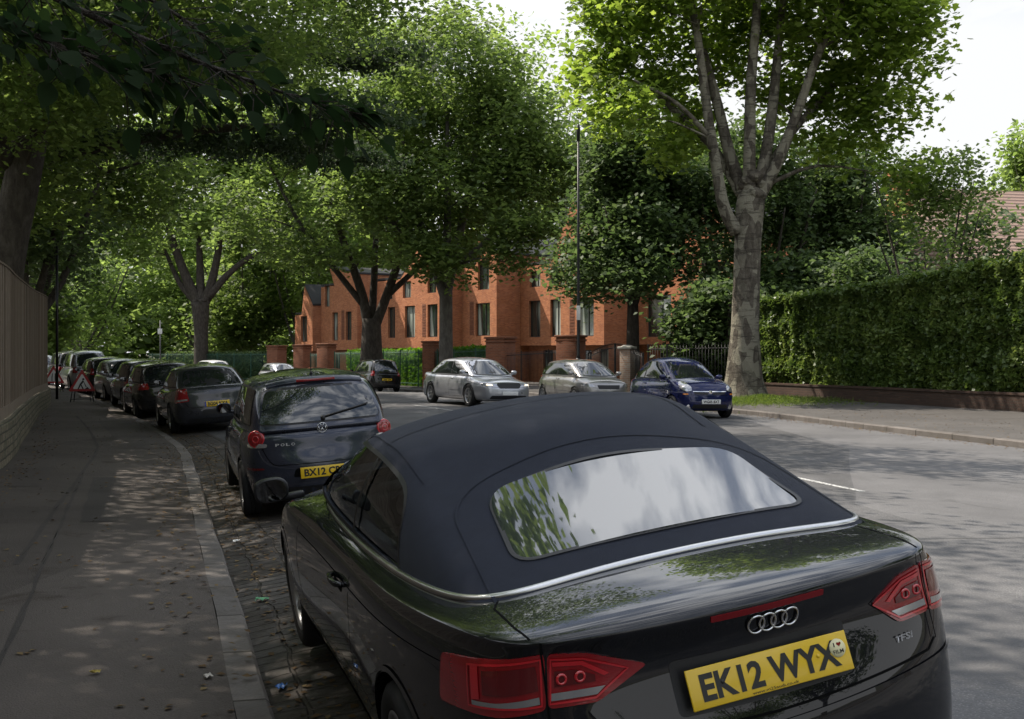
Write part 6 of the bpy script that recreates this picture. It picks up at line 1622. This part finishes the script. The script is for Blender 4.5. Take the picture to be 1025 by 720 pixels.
# right hand side: thin tree over the hedge, far tree
simple_tree(14.0, 37.5, 8.4, 3.0, LM_MID, 'thin open tree with feathery branches rising over the hedge at right', n=200, per=22, size=.17, trunk_r=.14, seed=70, low=.15, gap=.35, bk=BK_DARK, spread=.34, z=.1, group='garden trees')
simple_tree(19.0, 45, 7.4, 3.0, LM_DARK, 'dark garden tree behind the hedge below the red tiled roof', n=300, per=34, size=.24, seed=71, low=.1, gap=.1, z=.1, group='garden trees')
simple_tree(13.3, 42.5, 5.4, 2.4, LM_DARK, 'bushy garden tree just over the left end of the hedge', n=230, per=30, size=.2, seed=72, low=.1, gap=.1, z=.1, group='garden trees')
simple_tree(33.5, 70, 16.5, 5, LM_LIME, 'pale tree at the right edge beyond the tiled roof', n=300, per=30, size=.36, seed=73, low=.3, gap=.3, z=0, group='garden trees')
# tall laurel hedge over the low wall
def hedge(name, C, side, d0, d1, zt, z0, n, size, label, lm, wig=.12):
    rr = np.random.default_rng(9); L1 = cum(C); tot = L1[-1]; P = []
    s_ = rr.random(n)*tot; face = rr.random(n); cs = np.array(C); xs = np.interp(s_, L1, cs[:, 0]); ys_ = np.interp(s_, L1, cs[:, 1])
    ii = np.clip(np.searchsorted(L1, s_)-1, 0, len(C)-2); N_ = np.array([row_normal(C, i)*side for i in range(len(C))])[ii]
    H_ = np.array([zt(s) for s in np.linspace(0, 1, 50)]); top = np.interp(s_/tot, np.linspace(0, 1, 50), H_)
    zz = np.where(face < .68, z0+(top-z0)*rr.random(n), top); dd = np.where(face < .68, d0, d0+(d1-d0)*rr.random(n))
    Q = np.stack([xs+N_[:, 0]*dd, ys_+N_[:, 1]*dd, zz], 1); nz_ = pnoise(Q, 1.6, 3)*wig+pnoise(Q, 5, 4)*wig*.6; depth = np.abs(rr.normal(size=n))*.10
    Q[:, 0] += N_[:, 0]*(nz_+depth)*(face < .68); Q[:, 1] += N_[:, 1]*(nz_+depth)*(face < .68); Q[:, 2] += np.where(face < .68, 0, nz_*1.2+rr.normal(size=n)*.07)
    root = empty(name, (float(cs[len(C)//2][0]), float(cs[len(C)//2][1]), 0)); Q -= np.array(root.location[:])
    leaves_object('foliage', Q, size, lm, root, .25, 'kite', shade=pnoise(Q, 1.1, 6)*.28+pnoise(Q, 4, 7)*.12+.10)
    # plain dark sheet closing the hedge behind its leaves
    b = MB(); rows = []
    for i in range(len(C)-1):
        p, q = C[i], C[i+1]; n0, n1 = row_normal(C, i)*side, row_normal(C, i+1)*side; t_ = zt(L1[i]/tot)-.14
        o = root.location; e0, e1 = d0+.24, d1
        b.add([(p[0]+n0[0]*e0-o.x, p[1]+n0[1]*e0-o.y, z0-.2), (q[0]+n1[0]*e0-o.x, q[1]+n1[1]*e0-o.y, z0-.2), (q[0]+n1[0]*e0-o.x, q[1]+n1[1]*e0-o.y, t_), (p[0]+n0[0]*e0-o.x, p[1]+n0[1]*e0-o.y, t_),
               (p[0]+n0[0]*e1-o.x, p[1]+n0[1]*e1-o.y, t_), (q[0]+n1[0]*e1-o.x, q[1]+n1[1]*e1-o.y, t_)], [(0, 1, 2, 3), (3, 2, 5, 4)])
    b.build('inner_sheet', mat('hedge_inside', (.012, .016, .008), 1.0), root); tag(root, label, 'hedge'); return root
hedge('tall_hedge', HC, 1, .08, 1.6, lambda u: lerp(4.25, 3.45, sstep(u, .25, 1)), .45, 95000, .155, 'tall clipped laurel hedge above the low brick wall at right', LM_HEDGE, .13)
BH = [BC[i] for i in range(i434+1, i329)]
LM_BRIGHT = leaf_mat('fresh_hedge_leaf', (.05, .12, .015), (.08, .17, .02), (.12, .22, .03), .4)
hedge('clipped_hedge', BH, 1, .25, 1.1, lambda u: 2.15-.45, -.4, 26000, .16, 'fresh green clipped hedge behind the long green railing', LM_BRIGHT, .05)
BH = [BC[i] for i in range(i275+2, i180)]
hedge('clipped_hedge', BH, 1, .25, 1.1, lambda u: 2.0-.45, -.5, 16000, .2, 'clipped hedge behind the far green railing', LM_DARK, .05)
BH = [BC[i] for i in range(i500+2, i434)]
if len(BH) > 3: hedge('clipped_hedge', BH, 1, .25, 1.1, lambda u: 2.1-.3, -.3, 9000, .15, 'short clipped hedge behind the moving silver car', LM_BRIGHT, .05)
# ---- left side: big trees behind the board fence, canopy over the pavement
def LT1():
    x, y = -11.3, 24.5; z = .1
    trunk = [(0, 0, -.1, .65), (.0, 0, 1, .48), (.25, 0, 3.5, .40), (.75, 0, 6.0, .36), (1.0, 0, 8.0, .33)]
    limbs = [[(.8, 0, 6.3, .34), (2.2, -.6, 8.0, .26), (4.2, -1.2, 9.4, .18), (6.6, -2.0, 10.2, .08)], [(.9, 0, 7.4, .3), (1.8, 2.2, 9.2, .22), (3.2, 4.6, 10.6, .12)], [(1.0, 0, 8, .34), (1.2, -1, 11, .24), (1.4, -1.6, 14, .1)],
             [(.5, 0, 5.6, .24), (-.6, -2.6, 7.4, .18), (-1.0, -5.4, 8.4, .08)]]
    blobs = [(2.5, -1, 9.4, 4, 4, 2.6), (6.4, -2, 9.6, 3.0, 3.4, 1.8), (1, -5, 8.4, 3, 3, 2.2), (3.2, 4, 10, 3.4, 3.4, 2.2), (-2, 0, 9, 3.4, 3.4, 2.6), (2, 0, 13, 4, 4, 2.6), (5.0, 1.8, 8.3, 2.6, 2.6, 1.5), (8.2, .5, 9.6, 2.4, 2.6, 1.4), (5.2, -5.5, 8.0, 2.6, 2.6, 1.6), (1.4, -2.5, 6.8, 2.2, 2.2, 1.2), (9.6, -3.5, 10.4, 2.8, 3.0, 1.3), (2.2, -4, 6.0, 2.2, 2, .8), (4.5, -3, 6.6, 2, 2, .8), (0.5, -6, 5.6, 1.8, 2, .9), (6.4, -4.5, 7.3, 2, 2, .8)]
    tree('lime_tree', (x, y, z), trunk, limbs, blobs, 2000, 42, .34, .135, LM_MID, BK_DARK, 'leaning thick-trunked tree behind the board fence at the left edge', seed=31, gap=.16, branches=260, shell=.2, nf=.7)
LT1()
def LT2():      # the nearest tree, out of view, spreading over the pavement and the cars
    x, y = -8.4, 8.0; z = .1
    limbs = [[(0, 0, 5, .3), (2.4, -.5, 7.5, .2), (5.0, 0, 8.6, .1), (6.6, 1.1, 9.1, .05)], [(0, 0, 5, .3), (1.5, 3, 8, .2), (3.0, 6.5, 9, .1)], [(0, 0, 5, .3), (-.5, -2.5, 8, .2), (0, -5, 9.5, .1)], [(0, 0, 5.2, .3), (0, 0, 9, .2), (.5, 0, 12, .1)]]
    blobs = [(2, 0, 9, 4, 4.2, 2.2), (-1.5, 3.5, 9, 4, 4, 2.2), (-3.5, 7, 9, 3.4, 3.4, 2), (1.5, 1.5, 8.6, 3.4, 3.4, 1.6), (4.4, -1, 9.3, 2.6, 3.6, 1.5), (2.5, 6, 9.5, 3.6, 3.4, 1.9), (0, -5, 9.2, 4, 4, 2.0), (0, 0, 12, 5, 5, 2.6), (6.5, .9, 9.0, 1.0, 1.1, .8), (6.9, 1.9, 9.6, .9, .8, .7), (3.0, -6, 9.5, 3.0, 3.4, 1.4)]
    tree('lime_tree', (x, y, z), [(0, 0, -.1, .6), (0, 0, 2, .45), (0, 0, 5.2, .4)], limbs, blobs, 1250, 62, .40, .13, LM_MID, BK_DARK, 'near street tree behind the fence whose crown shades the black convertible', seed=32, gap=.20, branches=100, shell=.2)
LT2()
def LT3():      # cedar like tree whose flat dark sprays reach over the road
    x, y = -16.8, 34.0; z = .1; rr = random.Random(5); limbs = []; blobs = []
    for k in range(11):
        zz = 7.0+k*1.05; a = [-.35, .55, -.9, .1, .9, -.5, .3, -.1, .6, -.7, .0][k]; ln = lerp(13.5, 9.5, k/10)*rr.uniform(.85, 1.1)
        ex, ey = math.cos(a)*ln, math.sin(a)*ln
        limbs.append([(0, 0, zz-.6, .26), (ex*.3, ey*.3, zz+.3, .18), (ex*.65, ey*.65, zz+.7, .12), (ex, ey, zz+.5, .04)])
        for q in (.35, .6, .85, 1.0): blobs.append((ex*q, ey*q+rr.uniform(-1, 1), zz+.5+rr.uniform(-.2, .3), 2.0, 1.8, .42))
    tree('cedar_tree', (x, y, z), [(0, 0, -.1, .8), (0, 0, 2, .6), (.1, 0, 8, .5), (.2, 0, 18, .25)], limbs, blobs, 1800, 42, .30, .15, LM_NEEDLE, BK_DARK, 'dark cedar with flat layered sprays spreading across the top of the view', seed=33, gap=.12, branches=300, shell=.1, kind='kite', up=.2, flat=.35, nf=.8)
LT3()
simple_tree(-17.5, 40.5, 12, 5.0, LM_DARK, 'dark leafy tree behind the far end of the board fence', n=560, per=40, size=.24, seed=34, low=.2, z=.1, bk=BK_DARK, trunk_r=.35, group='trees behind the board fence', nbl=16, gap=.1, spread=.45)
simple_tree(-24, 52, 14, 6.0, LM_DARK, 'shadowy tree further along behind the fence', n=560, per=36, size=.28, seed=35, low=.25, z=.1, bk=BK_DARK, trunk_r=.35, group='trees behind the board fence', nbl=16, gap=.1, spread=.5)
simple_tree(-31, 66, 15, 6.5, LM_MID, 'green tree above the furthest parked cars', n=480, per=34, size=.34, seed=36, low=.3, z=.1, group='trees behind the board fence', nbl=14, gap=.15)
simple_tree(-15.0, 29.5, 16, 6.4, LM_MID, 'tall spreading tree between the leaning trunk and the cedar', n=900, per=40, size=.20, seed=37, low=.3, z=.1, bk=BK_DARK, trunk_r=.4, group='trees behind the board fence', nbl=20, gap=.12, spread=.45, lean=1.5)
# street tree on the near side further on whose crown crosses the road
simple_tree(-20.5, 46, 15.5, 7.0, LM_MID, 'street tree arching over the parked cars with sunlit gaps in its crown', n=700, per=36, size=.25, seed=38, low=.42, trunk_r=.28, bk=BK_DARK, group='trees behind the board fence', nbl=16, gap=.22, z=0, lean=5.0)
# ---- twig of large leaves close to the camera
LM_NEAR = leaf_mat('near_leaf_shaded', (.010, .020, .008), (.018, .034, .010), (.05, .085, .02), .35, .5)  # shade of the overhanging branch is put into this darkened leaf colour
NG(LM_NEAR).b.inputs['Specular IOR Level'].default_value = .08; NG(LM_NEAR).b.inputs['Roughness'].default_value = .8
def near_branch():
    root = empty('overhanging_branch', (-1.75, 2.6, 2.62)); b = MB(); rr = random.Random(12); o = root.location
    def pt(px, py, d): return Vector(((px-512.5)/1125*d, d, CAM_Z-(py-352.6)/1125*d)) - o
    mains = [[pt(-80, -75, 2.3), pt(60, 0, 2.4), pt(170, 50, 2.5), pt(270, 88, 2.6), pt(350, 112, 2.7)], [pt(-90, -10, 2.1), pt(20, 30, 2.2), pt(110, 62, 2.35), pt(195, 80, 2.45)], [pt(-60, -90, 2.9), pt(60, -40, 3.0), pt(170, 10, 3.1), pt(225, 55, 3.2)]]
    V = []; F = []
    def leaf(p, d, ln, roll):
        d = d.normalized(); s = d.cross(Vector((0, 0, 1))).normalized(); n = s.cross(d); s, n = s*math.cos(roll)+n*math.sin(roll), n*math.cos(roll)-s*math.sin(roll)
        prof = [(0, .02), (.12, .22), (.30, .34), (.5, .34), (.7, .25), (.86, .12), (1, 0)]; base = len(V)
        for t, w_ in prof:
            droop = -.18*t*t*ln
            for sg in (-1, 0, 1): V.append(p + d*t*ln + s*sg*w_*ln + n*(.09*abs(sg)*w_*ln*1.6) + Vector((0, 0, droop)))
        for i in range(len(prof)-1):
            for j in range(2): a = base+i*3+j; F.append((a, a+1, a+4, a+3))
    for mi_, m_ in enumerate(mains):
        P = smooth_curve(m_, 6); b.tube([Vector(p) for p in P], [lerp(.010, .002, i/(len(P)-1)) for i in range(len(P))], 6)
        for i, p in enumerate(P[2:]):
            for q in range(7):
                d = Vector((rr.uniform(-.3, 1), rr.uniform(-.8, .8), rr.uniform(-1.0, .25))); st = Vector(p); e = st + d.normalized()*rr.uniform(.02, .13); b.tube([st, e], .0014, 4)
                leaf(e, d+Vector((.2, 0, -.2)), rr.uniform(.030, .062), rr.uniform(-1.2, 1.2))
    for k in range(3): leaf(Vector(mains[0][-1]), Vector((1, rr.uniform(-.5, .5), -.3*k)), .10, rr.uniform(-.3, .3))
    b.build('twigs', BK_DARK, root); me = bpy.data.meshes.new('leaves'); me.from_pydata([tuple(v) for v in V], [], F); me.polygons.foreach_set('use_smooth', [True]*len(F))
    at = me.attributes.new('v', 'FLOAT', 'POINT'); at.data.foreach_set('value', [((i//21)*.37 % 1)*.3 for i in range(len(V))]); new_obj('leaves', me, LM_NEAR, root)
    tag(root, 'branch of large leaves coloured dark as if shaded hanging close to the viewer at upper left', 'branch')
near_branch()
# ---- trees behind the viewer, seen only in reflections and as shade
for k, (x, y, h, r_, lb) in enumerate([(-6.5, -7, 13, 5.5, 'street tree behind the viewer on the near side'), (-1.5, -22, 14, 6, 'second street tree behind the viewer on the near side'), (18.6, 4, 12.5, 5.0, 'garden tree across the road, level with the convertible'), (19.5, -9, 14, 6, 'garden tree across the road behind the viewer'), (23, -26, 15, 7, 'garden tree furthest behind the viewer across the road'), (8, -45, 16, 9, 'tree closing the road far behind the viewer'), (19.5, 15.5, 10.5, 4.2, 'garden tree behind the hedge beyond the right edge of the view')]):
    simple_tree(x, y, h, r_, LM_MID, lb, n=380, per=24, size=.34, trunk_r=.3, seed=110+k, low=.18, z=0, bk=BK_DARK, group='trees behind the viewer', nbl=14, gap=.12, spread=.55)
# ---- fallen leaves, grass at the plane's foot
def litter():
    rr = np.random.default_rng(4); P = []
    for k in range(3400):
        i = rr.uniform(14, 75); i0 = int(i); n = -row_normal(NC, i0); c_ = NC[i0]*(1-(i-i0))+NC[i0+1]*(i-i0)
        r_ = rr.random(); d = rr.normal()*.16-.30 if r_ < .55 else (rr.normal()*.15+.32 if r_ < .72 else (2.35+rr.normal()*.12 if r_ < .9 else rr.uniform(.2, 2.5)))
        x, y = c_[0]+n[0]*d, c_[1]+n[1]*d; P.append((x, y, gz(x, y)+.008))
    for k in range(1500):
        i = rr.uniform(20, 75); i0 = int(i); n = row_normal(FC, i0); c_ = FC[i0]*(1-(i-i0))+FC[i0+1]*(i-i0); d = -abs(rr.normal())*.25 if rr.random() < .6 else rr.uniform(.2, 3)
        x, y = c_[0]+n[0]*d, c_[1]+n[1]*d; P.append((x, y, gz(x, y)+.008))
    m = leaf_mat('dead_leaf', (.07, .04, .02), (.13, .08, .035), (.22, .17, .08), .1, .8)
    o = leaves_object('fallen_leaves', np.array(P), .045, m, None, 4.0, 'kite'); tag(o, 'dry fallen leaves scattered along both gutters', 'leaf litter', kind='stuff')
    Q = []
    for k in range(9000):
        a = rr.random()*6.28; d = abs(rr.normal())*.9; x, y = 7.6+math.cos(a)*d*1.7, 34.2+math.sin(a)*d*1.4; Q.append((x, y, gz(x, y)+rr.random()*.22*math.exp(-d/1.6)))
    o = leaves_object('grass_tuft', np.array(Q), .13, leaf_mat('grass_blade', (.06, .10, .02), (.10, .15, .03), (.17, .2, .07), .4), None, -.5, 'needle'); tag(o, 'rough grass growing round the foot of the big plane tree', 'grass', kind='stuff')
litter()
# ================================================================ small litter by the near kerb
def wrapper(x, y, m, s, lb, nm='crisp_wrapper', seed=0, cat='litter'):
    rr = random.Random(seed); b = MB(); n = 6; z = gz(x, y)+.012; vs = []
    for j in range(n):
        for i in range(n): vs.append(((i/(n-1)-.5)*s*1.5+rr.uniform(-.1, .1)*s, (j/(n-1)-.5)*s+rr.uniform(-.12, .12)*s, rr.uniform(0, .35)*s))
    b.add(vs, [(j*n+i, j*n+i+1, (j+1)*n+i+1, (j+1)*n+i) for j in range(n-1) for i in range(n-1)], 0, False)
    o = b.build(nm, m, None, (x, y, z), (0, 0, rr.random()*3)); tag(o, lb, cat)
def gp(px, py): # point of the ground seen there
    for _ in range(1):
        d = Vector(((px-512.5)/1125, 1, -(py-352.6)/1125)); h = GB.ray_cast(Vector((0, 0, CAM_Z)), d); return (h[0].x, h[0].y)
wrapper(*gp(281, 690), mat('blue_wrapper', (.05, .16, .45), .3), .05, 'crumpled blue wrapper in the cobbled gutter beside the kerb', seed=1)
wrapper(*gp(262, 602), mat('green_wrapper', (.08, .30, .14), .4), .06, 'flattened green wrapper in the gutter by the front wheel', seed=2)
wrapper(*gp(236, 543), mat('white_tissue', (.6, .6, .58), .8), .045, 'white scrap of paper in the gutter ahead of the front wheel', 'paper_scrap', 3)
wrapper(*gp(208, 679), mat('pale_tissue', (.5, .47, .42), .8), .04, 'flattened pale scrap on the pavement by the kerb', 'paper_scrap', 4)
wrapper(*gp(95, 675), mat('yellow_leaf', (.35, .27, .06), .7), .035, 'single yellow leaf lying on the open pavement', 'fallen_leaf', 5, 'leaf')
